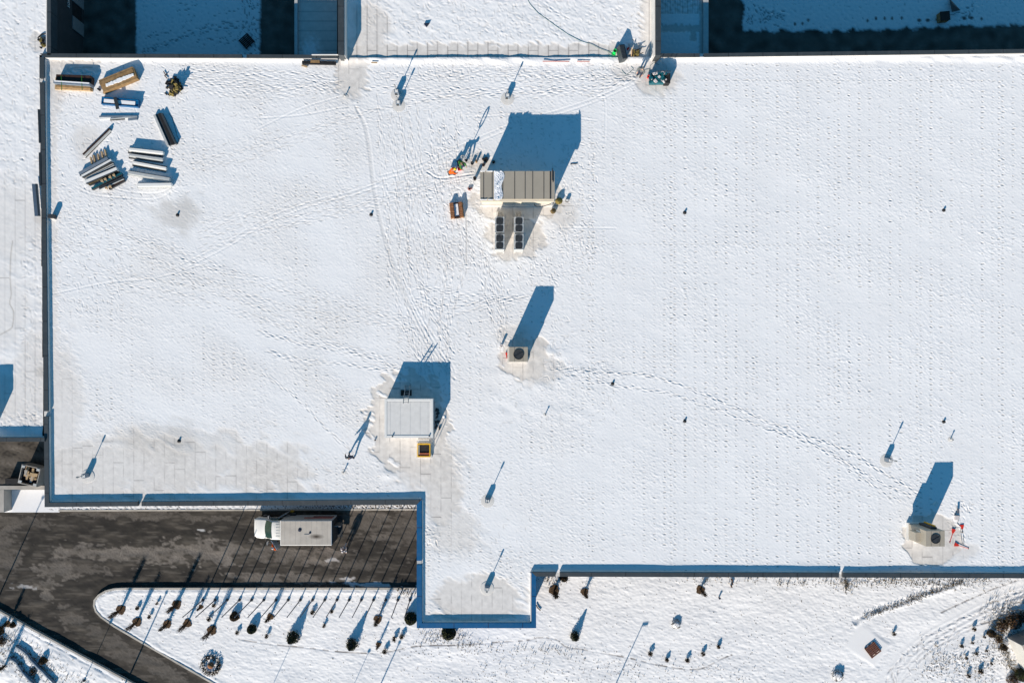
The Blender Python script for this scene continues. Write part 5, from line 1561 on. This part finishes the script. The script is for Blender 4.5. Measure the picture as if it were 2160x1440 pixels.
def person(px, py, z, face, pose, top, legs, label, hat=None, hairc='hair', vest=None, gloves='black', group=None):
    """face: heading in degrees in the picture plane (0 = right, 90 = up)"""
    r = empty('person', P(px, py, z), label, 'person', group, rz=R(face))
    V = Vector
    lean = {'stand': 4, 'walk': 8, 'bend': 62, 'kneel': 48, 'crouch': 55}[pose]
    hipz = {'stand': .95, 'walk': .92, 'bend': .86, 'kneel': .50, 'crouch': .42}[pose]
    hip = V((0, 0, hipz)); d = V((math.sin(R(lean)), 0, math.cos(R(lean))))
    waist = hip + d * .16; chest = hip + d * .36; neck = hip + d * .53
    hd = V((math.sin(R(lean * .75)), 0, math.cos(R(lean * .75))))
    head0 = neck + hd * .10; head1 = neck + hd * .24
    J = {'hip': (hip, .13), 'waist': (waist, .125), 'chest': (chest, (.15, .13)), 'neck': (neck, .06), 'head0': (head0, .075), 'head1': (head1, .095), 'nose': (head0 + V((.10, 0, .05)) if lean < 20 else head0 + V((.09, 0, -.05)), .016)}
    B = [('hip', 'waist'), ('waist', 'chest'), ('chest', 'neck'), ('neck', 'head0'), ('head0', 'head1'), ('head0', 'nose')]
    for s_, sg in (('L', 1), ('R', -1)):
        sh = chest + d * .10 + V((0, sg * .20, 0))
        if pose == 'stand': el = sh + V((.03, sg * .09, -.27)); wr = el + V((.16, -sg * .04, -.18))
        elif pose == 'walk': el = sh + V((.10 * sg, sg * .07, -.27)); wr = el + V((.12 + .06 * sg, 0, -.21))
        else: el = sh + V((.14, sg * .07, -.22)); wr = el + V((.14, -sg * .05, -.19))
        wr.z = max(wr.z, .1)
        hdv = (wr - el).normalized()
        J['sh' + s_] = (sh, .062); J['el' + s_] = (el, .045); J['wr' + s_] = (wr, .032)
        palm = wr + hdv * .07; J['pa' + s_] = (palm, .034)
        B += [('chest', 'sh' + s_), ('sh' + s_, 'el' + s_), ('el' + s_, 'wr' + s_), ('wr' + s_, 'pa' + s_)]
        side = V((1, 0, 0)).cross(hdv); side = side.normalized() if side.length > .1 else V((0, 1, 0))
        for f_ in range(4):
            o_ = side * (-.03 + .02 * f_); ll = (.075, .09, .085, .065)[f_]
            b_ = palm + hdv * .035 + o_; m_ = b_ + hdv * ll * .55; t_ = m_ + (hdv * .6 + V((.3, 0, -.3))) * ll * .45
            J['f%s%d' % (s_, f_)] = (m_, .009); J['g%s%d' % (s_, f_)] = (t_, .008)
            B += [('pa' + s_, 'f%s%d' % (s_, f_)), ('f%s%d' % (s_, f_), 'g%s%d' % (s_, f_))]
        t1 = wr + hdv * .05 + side * .045 * 1; t2 = t1 + hdv * .03 + side * .012
        J['t' + s_] = (t1, .011); J['u' + s_] = (t2, .009); B += [('wr' + s_, 't' + s_), ('t' + s_, 'u' + s_)]
        hj = hip + V((0, sg * .10, -.03))
        if pose == 'stand': kn = V((.03, sg * .12, .50)); an = V((0, sg * .13, .09))
        elif pose == 'walk': kn = V((.14 * sg + .05, sg * .10, .50)); an = V((.26 * sg - .02, sg * .10, .10))
        elif pose == 'bend': kn = V((.04, sg * .15, .46)); an = V((-.02, sg * .16, .09))
        elif pose == 'kneel': kn = V((.30, sg * .16, .08 if sg > 0 else .46)); an = V((-.12 if sg > 0 else .28, sg * .16, .08))
        else: kn = V((.36, sg * .18, .48)); an = V((.06, sg * .16, .09))
        J['hj' + s_] = (hj, .095); J['kn' + s_] = (kn, .060); J['an' + s_] = (an, .042); J['to' + s_] = (an + V((.17, sg * .02, -.04)), .038)
        B += [('hip', 'hj' + s_), ('hj' + s_, 'kn' + s_), ('kn' + s_, 'an' + s_), ('an' + s_, 'to' + s_)]
        J['ea' + s_] = (head1 + V((0, sg * .085, -.05)), .016); B.append(('head0', 'ea' + s_))
    J = {k: (tuple(v[0]), v[1]) for k, v in J.items()}
    skinmesh('body', J, B, 'skin', r, rootj='hip')
    def sub(keys, grow, extra=None):
        return {k: (J[k][0], (J[k][1] + grow) if not hasattr(J[k][1], '__len__') else (J[k][1][0] + grow, J[k][1][1] + grow)) for k in keys}
    jk = ['hip', 'waist', 'chest', 'shL', 'elL', 'wrL', 'shR', 'elR', 'wrR']
    skinmesh('jacket', sub(jk, .03), [('hip', 'waist'), ('waist', 'chest')] + [(a, b) for s_ in 'LR' for a, b in (('chest', 'sh' + s_), ('sh' + s_, 'el' + s_), ('el' + s_, 'wr' + s_))], top, r, rootj='chest')
    lk = ['hip', 'hjL', 'knL', 'anL', 'hjR', 'knR', 'anR']
    skinmesh('trousers', sub(lk, .022), [(a, b) for s_ in 'LR' for a, b in (('hip', 'hj' + s_), ('hj' + s_, 'kn' + s_), ('kn' + s_, 'an' + s_))], legs, r, rootj='hip')
    for s_ in 'LR':
        skinmesh('boot', sub(['an' + s_, 'to' + s_], .02), [('an' + s_, 'to' + s_)], 'black', r)
    hc = Vector(J['head1'][0])
    q = hd.to_track_quat('Z', 'X').to_matrix()
    mb = LB(); prof = [(.118, -.02), (.122, .03), (.10, .09), (.055, .125), (.01, .135)]
    n = 16; vs = []; fs = []
    for rad, zz in prof:
        for k in range(n):
            a_ = 2 * math.pi * k / n; vs.append(hc + q @ Vector((math.cos(a_) * rad, math.sin(a_) * rad * .92, zz)))
    for i in range(len(prof) - 1):
        for k in range(n): fs.append((i * n + k, i * n + (k + 1) % n, (i + 1) * n + (k + 1) % n, (i + 1) * n + k))
    fs.append(tuple(range((len(prof) - 1) * n, len(prof) * n)))
    mb.add(vs, fs).build('hat' if hat else 'hair', hat or hairc, r, smooth=True)
    for sg in (-1, 1):
        e_ = LB(); c_ = Vector(J['head0'][0]) + (Vector((.088, sg * .032, .055)) if lean < 20 else Vector((.10, sg * .032, -.01)))
        e_.lathe(c_, [(.004, -.01), (.011, 0), (.004, .01)], 8).build('eye', 'white', r)
    if vest:
        skinmesh('vest', {k: (J[k][0], .165 if k != 'chest' else (.185, .165)) for k in ('waist', 'chest')}, [('waist', 'chest')], vest, r)
    return r
person(948.5, 368, 0, 20, 'kneel', 'orange', 'greyfab', 'person in orange work clothes kneeling on the roof left of the tan plant room', hat='lime', vest='orange')
person(969, 346, 0, -50, 'bend', 'green', 'navy', 'person in dark green jacket bending forward beside the cans near the plant room', hat='navy')
person(742.5, 961, 0, 115, 'walk', 'navy', 'navy', 'person in dark clothing walking alone on the roof left of the white penthouse', hat='greyfab')
person(1347.5, 160, 0, 240, 'stand', 'greyfab', 'navy', 'person in grey jacket standing left of the teal tool cart', hat='greyfab')
p_or = person(586, 1146, ZG, 35, 'stand', 'orange', 'navy', 'person in orange by the open cab door of the box truck', hat='whitefab')
person(702.5, 1128, ZG, 180, 'stand', 'orange', 'navy', 'person in orange jacket standing at the rear of the box truck', hat='lime', vest='lime')
person(731, 1150, ZG, 250, 'walk', 'whitefab', 'whitefab', 'person in pale clothing with red gloves on the driveway behind the truck', hat='whitefab', vest='whitefab')
q = P(731, 1150, ZG)
# hand held sprayer shadow caster beside the green worker
wd = empty('tool_pole', P(975, 345), 'thin pole tool with oval frame held by the person in green', 'tool')
MB().tube([P(975, 346, .2), P(975, 346, .2) + Vector((.1, .05, 1.35))], .03, 6).build('shaft', 'grey', wd)
ring = [P(975, 346, 0) + Vector((.12 + .14 * math.sin(2 * math.pi * t / 16), .06 - .0, 1.95 + .42 * math.cos(2 * math.pi * t / 16))) for t in range(17)]
MB().tube(ring, .055, 6, False).build('loop', 'grey', wd)

# ============================================================ SKIP BIN in the dock
zd = ZG + 1.13
c_ = P(64.5, 1002, zd + .9)
sk_ = empty('crate_bin', (c_.x, c_.y, zd), 'open wooden crate bin full of boards in the dark dock at the lower left', 'bin', None, R(-13))
hh = 1.1; W2 = .88
for sx, sy, sz in ((-1, 0, (.06, 2 * W2, hh)), (1, 0, (.06, 2 * W2, hh))): LB().box((sx * (W2 - .03), 0, hh / 2), sz).build('side', 'concrete', sk_)
for sy in (-1, 1): LB().box((0, sy * (W2 - .03), hh / 2), (2 * W2 - .13, .06, hh)).build('side', 'concrete', sk_)
mb = LB(); rr = random.Random(3); m2 = LB()
for k in range(22):
    (mb if k % 3 else m2).box((rr.uniform(-.45, .45), rr.uniform(-.45, .45), .85 + rr.random() * .2), (rr.uniform(.2, .8), rr.uniform(.1, .3), .08), rot=Matrix.Rotation(rr.choice([0, 1.57]) + rr.uniform(-.1, .1), 3, 'Z'))
LB().box((0, 0, .4), (1.6, 1.6, .8)).build('filling', 'brown', sk_)
mb.build('board', 'wood', sk_); m2.build('board', 'concrete', sk_)
for sx in (-1, 1):
    for sy in (-1, 1): LB().box((sx * .7, sy * .7, hh - .02), (.3, .22, .1)).build('corner_cap', 'lgrey', sk_)
e = one('dock_shadow_block', MB().box(tuple(P(38, 1013, zd + .35)), (1.9, .5, .7)), 'black', P(38, 1013, zd), 'low black block standing in for a shadow on the dock, left of the wooden crate bin', 'block')  # dark shadow shape on the dock, put in as a black solid

# ============================================================ FLAGPOLES
def flagpole():
    r = empty('flagpole', (0, 0, 0), None, 'flagpole', 'row of eighteen bare flagpoles along the driveway')
    LB().lathe((0, 0, 0), [(.14, 0), (.13, .10), (.07, .14)], 12).build('base', 'dark', r)
    LB().tube([(0, 0, 0), (0, 0, 2.2), (0, 0, 4.25)], [.055, .048, .038], 8).build('pole', 'steel', r)
    LB().lathe((0, 0, 4.25), [(.04, 0), (.06, .04), (.02, .09)], 8).build('finial', 'steel', r)
    return r
fpole = flagpole()
ordn = ['leftmost', 'second from the left', 'third from the left', 'fourth from the left', 'fifth from the left', 'sixth from the left', 'seventh from the left', 'eighth from the left', 'ninth from the left',
        'ninth from the right', 'eighth from the right', 'seventh from the right', 'sixth from the right', 'fifth from the right', 'fourth from the right', 'third from the right', 'second from the right', 'rightmost']
for i in range(18):
    x = 428 + 25.7 * i
    o = fpole if i == 0 else copy_tree(fpole)
    o.location = P(x, 1264.5, ZL); o['label'] = ordn[i] + ' of the bare flagpoles between the driveway and the shrubs'
# lamp posts
def lamp(x, y, h, label, arm=0.0, r_=.06):
    e = empty('lamp_post', P(x, y, ZL), label, 'lamp post', 'lamp posts and masts around the garden')
    p = P(x, y, ZL)
    MB().tube([p, p + Vector((0, 0, h))], [r_, r_ * .6], 8).build('pole', 'steel', e)
    MB().lathe(p, [(.13, 0), (.12, .1), (.06, .14)], 10).build('base', 'dark', e)
    if arm: MB().box(p + Vector((arm / 2, .05, h)), (arm, .18, .1)).build('lamp_head', 'dark', e)
    else: MB().lathe(p + Vector((0, 0, h)), [(.05, 0), (.14, .05), (.12, .14), (.03, .18)], 10).build('lamp_head', 'dark', e)
    return e
lamp(178, 1434, 2.6, 'short lamp post near the lower left corner, casting its shadow over the driveway', r_=.04)
lamp(252, 1468, 4.6, 'mast below the frame whose thick shadow crosses the lower driveway', r_=.09)
lamp(-24, 1300, 5.2, 'lamp post left of the frame whose shadow crosses the driveway end', r_=.07)
lamp(517, 1573, 4.6, 'mast below the frame, leftmost of those shading the lower garden', r_=.035)
lamp(678, 1595, 4.6, 'mast below the frame, under the two round green conifers', r_=.035)
lamp(743, 1575, 4.6, 'mast below the frame, left of the blue edged projection', r_=.08)
lamp(1258, 1533, 4.6, 'mast below the frame with an arm, right of the blue edged projection', .5, r_=.06)

# ============================================================ SHRUBS AND SMALL TREES
def foliage(rx, rz, n, m1, m2, seed, leaf=.07, kind='dome', open_=.0):
    """returns (mesh builders) for two tones of leaves spread through the volume"""
    rr = random.Random(seed); A = LB(); B_ = LB()
    for k in range(n):
        while True:
            x, y = rr.uniform(-1, 1), rr.uniform(-1, 1)
            if x * x + y * y < 1: break
        t = rr.random()
        if kind == 'dome':
            d_ = math.sqrt(x * x + y * y); z = math.sqrt(max(0, 1 - d_ * d_)) * (t ** .35)
            c = Vector((x * rx, y * rx, z * rz + .04))
        elif kind == 'cone':
            z = t; f = (1 - z * .92) * (.75 + .3 * rr.random()); c = Vector((x * rx * f, y * rx * f, .05 + z * rz))
        elif kind == 'ring':
            a_ = rr.random() * 6.28; q_ = rr.uniform(.62, 1.05); c = Vector((math.cos(a_) * q_ * rx, math.sin(a_) * q_ * rx, rr.random() * rz))
        else:
            z = t ** .8; f = .35 + .65 * math.sin(min(1, z * 1.15 + .12) * math.pi); c = Vector((x * rx * f, y * rx * f, .05 + z * rz))
        lump = math.sin(c.x * 9 + seed) * math.sin(c.y * 8 + 2 * seed) * math.sin(c.z * 6)
        if rr.random() < open_ + .35 * (lump > .25): continue
        nrm = Vector((x + rr.gauss(0, .5), y + rr.gauss(0, .5), .5 + rr.gauss(0, .5)))
        (A if (rr.random() < .5 + .5 * lump) else B_).leaf(c, nrm, leaf * rr.uniform(.6, 1.4), rr)
    return A, B_
def shrub(kind, rx, rz, n, m1, m2, seed, leaf, twigs=8, soil=None, open_=0., snowcap=False):
    r = empty('shrub', (0, 0, 0), None, 'shrub', None)
    A, B_ = foliage(rx, rz, n, m1, m2, seed, leaf, kind, open_)
    A.build('foliage', m1, r)
    if B_.f: B_.build('foliage', m2, r)
    rr = random.Random(seed); tw = LB()
    for k in range(twigs):
        a_ = rr.random() * 6.28; q_ = rr.uniform(.2, .95) * rx; h = rz * rr.uniform(.6, 1.1)
        tw.tube([(math.cos(a_) * .04, math.sin(a_) * .04, 0), (math.cos(a_) * q_ * .5, math.sin(a_) * q_ * .5, h * .6), (math.cos(a_) * q_, math.sin(a_) * q_, h)], [.02, .013, .006], 4)
    tw.build('stems', 'bark', r)
    if soil:
        n_ = 22; pts = []
        for k in range(n_):
            a_ = 2 * math.pi * k / n_; q_ = soil * (1 + .12 * math.sin(a_ * 3 + seed) + .08 * math.sin(a_ * 7))
            pts.append((math.cos(a_) * q_, math.sin(a_) * q_))
        LB().prism(pts, -.02, .025).build('soil_ring', 'soil', r)
    if snowcap:
        LB().lathe((0, 0, rz * .55), [(rx * .8, -.1), (rx * .78, .0), (rx * .5, rz * .38), (rx * .1, rz * .5)], 14).build('snow_cap', 'snow', r, smooth=True)
    return r
protos = {
    'conifer': shrub('dome', .60, .95, 1700, 'leafgreen', 'leafdark', 1, .075, 4, None),
    'brown': shrub('dome', .44, .60, 800, 'leafbrown', 'leafdark', 2, .06, 12, .46, .15),
    'tall': shrub('column', .42, 2.2, 620, 'leafbrown', 'bark', 3, .042, 46, .46, .3),
    'tall2': shrub('column', .38, 1.7, 560, 'leafbrown', 'leafdark', 8, .042, 38, .40, .3),
    'tuft': shrub('column', .23, .26, 170, 'leafdark', 'leafbrown', 4, .05, 8, None),
    'tuft2': shrub('column', .19, .22, 130, 'leafbrown', 'leafdark', 5, .045, 8, None),
    'cone': shrub('cone', .66, 1.35, 2300, 'leafgreen', 'leafdark', 6, .065, 4, None),
    'ring': shrub('ring', .95, .25, 800, 'leafdark', 'leafbrown', 7, .065, 10, None),
    'thicket': shrub('dome', .80, .42, 1100, 'leafbrown', 'bark', 11, .075, 34, None, .45),
    'snowy': shrub('dome', .5, .28, 420, 'leafbrown', 'leafdark', 9, .05, 14, None, .3, True),
}
used = {}
def plant(kind, x, y, label, sc=1.0, group='shrubs of the snowy garden', cat=None, name='shrub'):
    src = protos[kind]
    o = src if kind not in used else copy_tree(src)
    used[kind] = 1
    o.location = P(x, y, ZL); o.scale = (sc, sc, sc); o.rotation_euler = (0, 0, (x * 13 + y * 7) % 6.28)
    o['label'] = label; o['group'] = group
    if cat: o['category'] = cat
    return o
plant('tall', 255, 1285, 'bushy young tree at the left tip of the garden island, uppermost there', .95)
plant('tall', 289, 1311, 'bushy young tree second from the left tip of the garden island', .9)
plant('tall', 373, 1274, 'round bush just below the driveway kerb at the left half of the island', .92)
plant('tall2', 353, 1315, 'bush directly under the round bush by the driveway kerb', .95)
plant('tall', 395, 1314, 'bush right below the start of the flagpole row', .85)
plant('tall', 447, 1328, 'bush under the third flagpole from the left', .95)
plant('tuft', 442, 1304, 'small tuft just above the bush under the third flagpole', 1.1)
plant('tuft', 291, 1281, 'small tuft right of the uppermost bush at the island tip')
plant('tuft2', 316, 1299, 'small tuft right of the second bush at the island tip', 1.2)
plant('tuft2', 332, 1271, 'small tuft just left of the round bush by the driveway kerb')
plant('tall2', 424, 1279, 'low bush left of the second flagpole base', .55)
plant('tuft', 452, 1276, 'small tuft beneath the second flagpole base')
plant('brown', 495, 1299, 'sparse twiggy bush at the top of the leaning fifth flagpole', .95)
plant('tuft', 501, 1333, 'small tuft left of the smallest green conifer')
plant('conifer', 532, 1325, 'smallest of the three round green conifers, leftmost', .72)
plant('tall2', 570, 1300, 'twiggy bush above and right of the smallest green conifer', .8)
plant('tuft2', 563, 1340, 'small tuft between the two left green conifers', 1.3)
plant('cone', 619, 1342, 'round green conifer in the middle of three, on the island', 1.08)
plant('tuft', 660, 1290, 'small tuft above and right of the middle green conifer', 1.1)
plant('tuft2', 684, 1318, 'small tuft alone between the two right green conifers', 1.2)
plant('tuft', 700, 1288, 'small tuft under the ninth flagpole from the right', .9)
plant('cone', 743, 1357, 'rightmost of the three round green conifers on the island', 1.0)
plant('tall2', 797, 1305, 'dark round bush above the group of four small tufts', .95)
plant('tall2', 798, 1359, 'narrow bush left of the small tufts near the projection', .6)
plant('tuft', 812, 1372, 'small tuft lowest in the cluster left of the projection', 1.2)
plant('tuft2', 832, 1346, 'small tuft uppermost left in the cluster left of the projection', 1.5)
plant('tuft', 848, 1341, 'small tuft nearest the blue edged projection in its cluster', 1.2)
plant('conifer', 867, 1302, 'dark round conifer against the left wall of the blue edged projection', .98)
plant('conifer', 947, 1331, 'yellow green round conifer under the lower edge of the projection', 1.12)
plant('tall2', 1169, 1244, 'brown round bush nearest the right wall of the blue edged projection', 1.2)
plant('brown', 1189, 1217, 'brown bush half hidden under the lower parapet by the gap', .9)
plant('tall2', 1233, 1248, 'brown bush second from the right wall of the projection', .9)
plant('tall2', 1477, 1243, 'round brown bush close under the long lower parapet, alone', 1.0)
plant('cone', 1212, 1340, 'dark cone shaped bush alone in the snow right of the projection', .82)
plant('tuft', 1371, 1377, 'first from the left of five small tufts in a curved row', 1.15, 'five tufts in a curved row')
plant('tuft', 1406, 1390, 'second from the left of five small tufts in a curved row', 1.0, 'five tufts in a curved row')
plant('tuft', 1449, 1391, 'third from the left of five small tufts in a curved row', 1.1, 'five tufts in a curved row')
plant('tuft', 1482, 1377, 'fourth from the left of five small tufts in a curved row', 1.1, 'five tufts in a curved row')
plant('tuft', 1515, 1362, 'rightmost of five small tufts in a curved row', 1.0, 'five tufts in a curved row')
plant('ring', 445, 1402, 'ring of low dark plants round a red brown stone near the road', 1.0)
e = empty('stone', P(445, 1402, ZL), 'round red brown stone in the middle of the plant ring', 'stone')
MB().lathe(P(445, 1402, ZL), [(.28, 0), (.30, .12), (.22, .26), (.08, .32)], 14).build('boulder', 'brick', e, smooth=True)
plant('snowy', 1426, 1315, 'snow capped bush in the middle of the snowy garden', .95)
plant('snowy', 1766, 1423, 'snow capped bush at the bottom edge, left of the path', 1.15)
plant('tuft2', 1884, 1335, 'small dark tuft between the brick pallet and the path', 1.2)
for i, (x, y, s_, lb) in enumerate([(2041, 1423, 1.25, 'dark pointed tuft at the bottom right, left one of the two large'), (2066, 1414, 1.15, 'dark pointed tuft at the bottom right, right one of the two large'),
        (2050, 1354, .9, 'small tuft high in the lower right bed, below the path'), (2027, 1361, .9, 'small tuft at the left of the lower right bed, below the path'),
        (2075, 1342, .9, 'small tuft nearest the path in the lower right bed'), (2058, 1377, .8, 'small tuft in the middle of the lower right bed'),
        (2090, 1398, .9, 'small tuft nearest the white cabin in the lower right bed'), (2037, 1386, .8, 'small tuft left of the middle in the lower right bed'),
        (2080, 1371, .8, 'small tuft right of the middle in the lower right bed'), (2053, 1325, 1.0, 'small tuft lying beside the path, at the top of the bed')]):
    plant('tuft' if i % 2 else 'tuft2', x, y, lb, s_, 'tufts of the lower right bed')
for (x, y, s_, k, lb) in [(2112, 1318, .75, 'thicket', 'dense brown bush above the corner of the white cabin'), (2137, 1308, 1.0, 'thicket', 'large brown bush at the right edge above the white cabin'),
        (2106, 1346, .5, 'thicket', 'brown bush left of the corner of the white cabin'), (2116, 1364, .7, 'brown', 'small brown bush right against the side of the white cabin'),
        (2134, 1432, .7, 'thicket', 'brown bush at the bottom right corner by the cabin'), (2152, 1420, 1.0, 'conifer', 'green bush at the bottom right corner touching the cabin'),
        (2090, 1335, .8, 'brown', 'brown bush farthest left of those round the cabin'), (2160, 1300, .8, 'thicket', 'brown bush cut by the right edge above the cabin'),
        (3, 1351, .6, 'thicket', 'brown bush cut by the left edge, below the driveway'), (10, 1353, .01, 'tuft', ''), (12, 1402, 1.15, 'tall2', 'dark bush at the left edge, in the lower left bed'),
        (-2, 1330, 1.0, 'brown', 'dark bush at the left edge, uppermost in the lower left bed'), (92, 1392, .8, 'brown', 'dark bush right of the curved pipes in the lower left bed'),
        (70, 1416, .45, 'thicket', 'dark bush between the two curved pipes in the lower left bed'), (28, 1317, .6, 'brown', 'low bush close to the lower left driveway edge'),
        (16, 1315, .8, 'tall2', 'narrow bush by the lower left driveway edge')]:
    if lb: plant(k, x, y, lb, s_, 'bushes in the corner beds')
# low hedges in the lower left bed: frosted rolls of plants
def roll(pts, r_, label):
    e = empty('low_hedge', P(*pts[len(pts) // 2], ZL), label, 'hedge', 'low frosted hedges in the lower left bed')
    rr = random.Random(len(pts)); P3 = [P(x, y, ZL + r_ * .6) for x, y in pts]
    MB().tube(P3, [r_ * rr.uniform(.75, 1.1) for _ in P3], 9).build('stems', 'bluegrey', e, smooth=True)
    mb = MB()
    for k in range(260):
        i = rr.randrange(len(P3) - 1); q = P3[i].lerp(P3[i + 1], rr.random()) + Vector((rr.gauss(0, r_ * .7), rr.gauss(0, r_ * .7), rr.uniform(-.1, r_ * .6)))
        mb.leaf(q, (rr.gauss(0, 1), rr.gauss(0, 1), .6), .09, rr)
    mb.build('foliage', 'leafdark', e)
roll([(37, 1362), (45, 1368), (53, 1374), (60, 1381), (66, 1390), (74, 1398), (82, 1407), (92, 1416), (103, 1428), (116, 1442)], .17, 'upper curved low hedge running down the lower left bed')
roll([(20, 1387), (29, 1390), (36, 1396), (42, 1405), (48, 1416), (56, 1424), (66, 1434), (76, 1445)], .20, 'lower curved low hedge running down the lower left bed')

# loose dry plants: uncountable stalks along the wall, ditch and lower bed
mb = MB(); rr = random.Random(42)
def scatter(x0, y0, x1, y1, spread, n, hmax=.28, wl=.05):
    for k in range(n):
        t = rr.random(); x = x0 + (x1 - x0) * t + rr.gauss(0, spread * .5); y = y0 + (y1 - y0) * t + rr.gauss(0, spread)
        if y < 1190: continue
        p = P(x, y, ZL); h = rr.uniform(.08, hmax); a_ = rr.random() * 6.28
        for j in range(rr.randint(2, 4)):
            a_ += rr.uniform(.6, 2); q = p + Vector((math.cos(a_) * h * .6, math.sin(a_) * h * .6, h))
            n_ = Vector((-math.sin(a_), math.cos(a_), 0)) * rr.uniform(.012, .03)
            mb.add([p - n_, p + n_, q + n_ * .3, q - n_ * .3], [(0, 1, 2, 3)])
scatter(1640, 1226, 2080, 1226, 7, 330, .17); scatter(1822, 1300, 1905, 1270, 4, 110, .14); scatter(1905, 1270, 2030, 1225, 5, 190, .16)
scatter(880, 1340, 1000, 1345, 10, 90, .2); scatter(900, 1350, 1240, 1375, 6, 90, .16); scatter(2090, 1310, 2160, 1290, 22, 260, .4); scatter(2095, 1330, 2150, 1440, 9, 200, .35)
scatter(1960, 1380, 2080, 1430, 25, 160, .2); scatter(0, 1350, 110, 1420, 26, 240, .25); scatter(60, 1400, 190, 1440, 14, 80, .2); scatter(1450, 1222, 1660, 1222, 4, 60, .2)
scatter(1150, 1222, 1200, 1222, 6, 40, .2); scatter(1000, 1400, 1600, 1425, 22, 110, .12); scatter(838, 1246, 872, 1250, 5, 60, .2)
scatter(1776, 1224, 1790, 1240, 7, 60, .3)
st_ = mb.build('dry_stalks', 'straw'); st_['kind'] = 'stuff'

# ============================================================ PALLETS, CABIN
def brickpallet(x, y, s_px, rot_, label, m='brick', z=ZL):
    e = empty('pallet', P(x, y, z), label, 'pallet', None, R(rot_))
    s_ = s_px * .0445
    for k in (-1, 0, 1): LB().box((k * s_ * .42, 0, .06), (.09, s_, .1)).build('bearer', 'bark', e)
    for k in range(7): LB().box((0, -s_ / 2 + s_ * (k + .5) / 7, .135), (s_, s_ / 7 * .62, .04)).build('slat', m, e)
    return e
brickpallet(1840, 1369, 26, 38, 'red brown wooden pallet on a square of flat snow beside the path', mat('reddish_pallet_wood', (.17, .07, .045), .8, var=.4, scale=6))
brickpallet(521, 88, 25, 42, 'dark pallet on shaded snow in the yard at the top left', 'black', ZG + .08)
e = empty('shaded_crate', P(1984, 41, ZG), 'brown crate on the shaded snow at the upper right', 'crate', None, R(5))
LB().box((0, 0, .35), (.85, .8, .55)).build('body', 'ply', e); LB().box((0, 0, .65), (.9, .85, .06)).build('lid', 'brown', e)
e = empty('tripod_cover', P(2012, 14, ZG), 'pointed grey cover standing on the shaded snow at the upper right', 'cover')
q = P(2012, 14, ZG + .1); 
MB().add([P(2002, -4, ZG + .1), P(2026, 22, ZG + .1), P(2008, 26, ZG + .1), P(2011, 10, ZG + .9)], [(0, 1, 3), (1, 2, 3), (2, 0, 3), (0, 2, 1)]).build('cover', 'greyfab', e)

nw = P(2122.5, 1343, ZL)
cb = empty('site_cabin', nw, 'white corrugated cabin at the lower right corner', 'cabin', None, R(25))
CW, CD, CH = 5.0, 3.6, 1.85
LB().box((CW / 2, -CD / 2, CH / 2), (CW - .1, CD - .1, CH)).build('wall', 'cream', cb)
mb = LB()
for k in range(30):
    mb.box((.035, -.08 - k * (CD - .16) / 29, CH / 2), (.05, .055, CH - .1))
mb.build('corrugation', 'white', cb)
mb = LB()
for k in range(5): mb.box((.5 + k * 1.0, -.03, CH / 2), (.9, .05, CH - .15))
mb.build('panel', 'grey', cb)
LB().box((CW / 2, -CD / 2, CH + .04), (CW, CD, .08)).build('roof', 'concrete', cb)
LB().box((.25, -.6, CH + .12), (.25, .9, .1)).build('roof_box', 'ply', cb)
# round things between
e = empty('garden_light', P(1516.5, 1259.5, ZL), 'tiny dark garden light on the snow right of the lone round bush', 'garden light')
MB().lathe(P(1516.5, 1259.5, ZL), [(.07, 0), (.08, .2), (.11, .24), (.04, .3)], 10).build('body', 'navy', e)
mb = MB()
for x, y in [(1543, 1222), (1544, 1229), (1542, 1235)]:
    q = P(x, y, ZL); mb.box((q.x, q.y, q.z + .1), (.1, .22, .2), .3)
one('post_stub', mb, 'bark', P(1543, 1228, ZL), 'short brown stump close under the long lower parapet', 'stump')
mb = MB().tube([P(x, y, ZL + .08) for x, y in [(1131, 1275), (1134, 1281), (1140, 1287)]], .05, 5)
one('fallen_branch', mb, 'bark', P(1135, 1280, ZL), 'short dark branch leaning on the right wall of the projection', 'branch')
for o in list(COL.objects):
    if o.type == 'EMPTY' and o.parent is None and o.get('category') is None: print('no category', o.name)
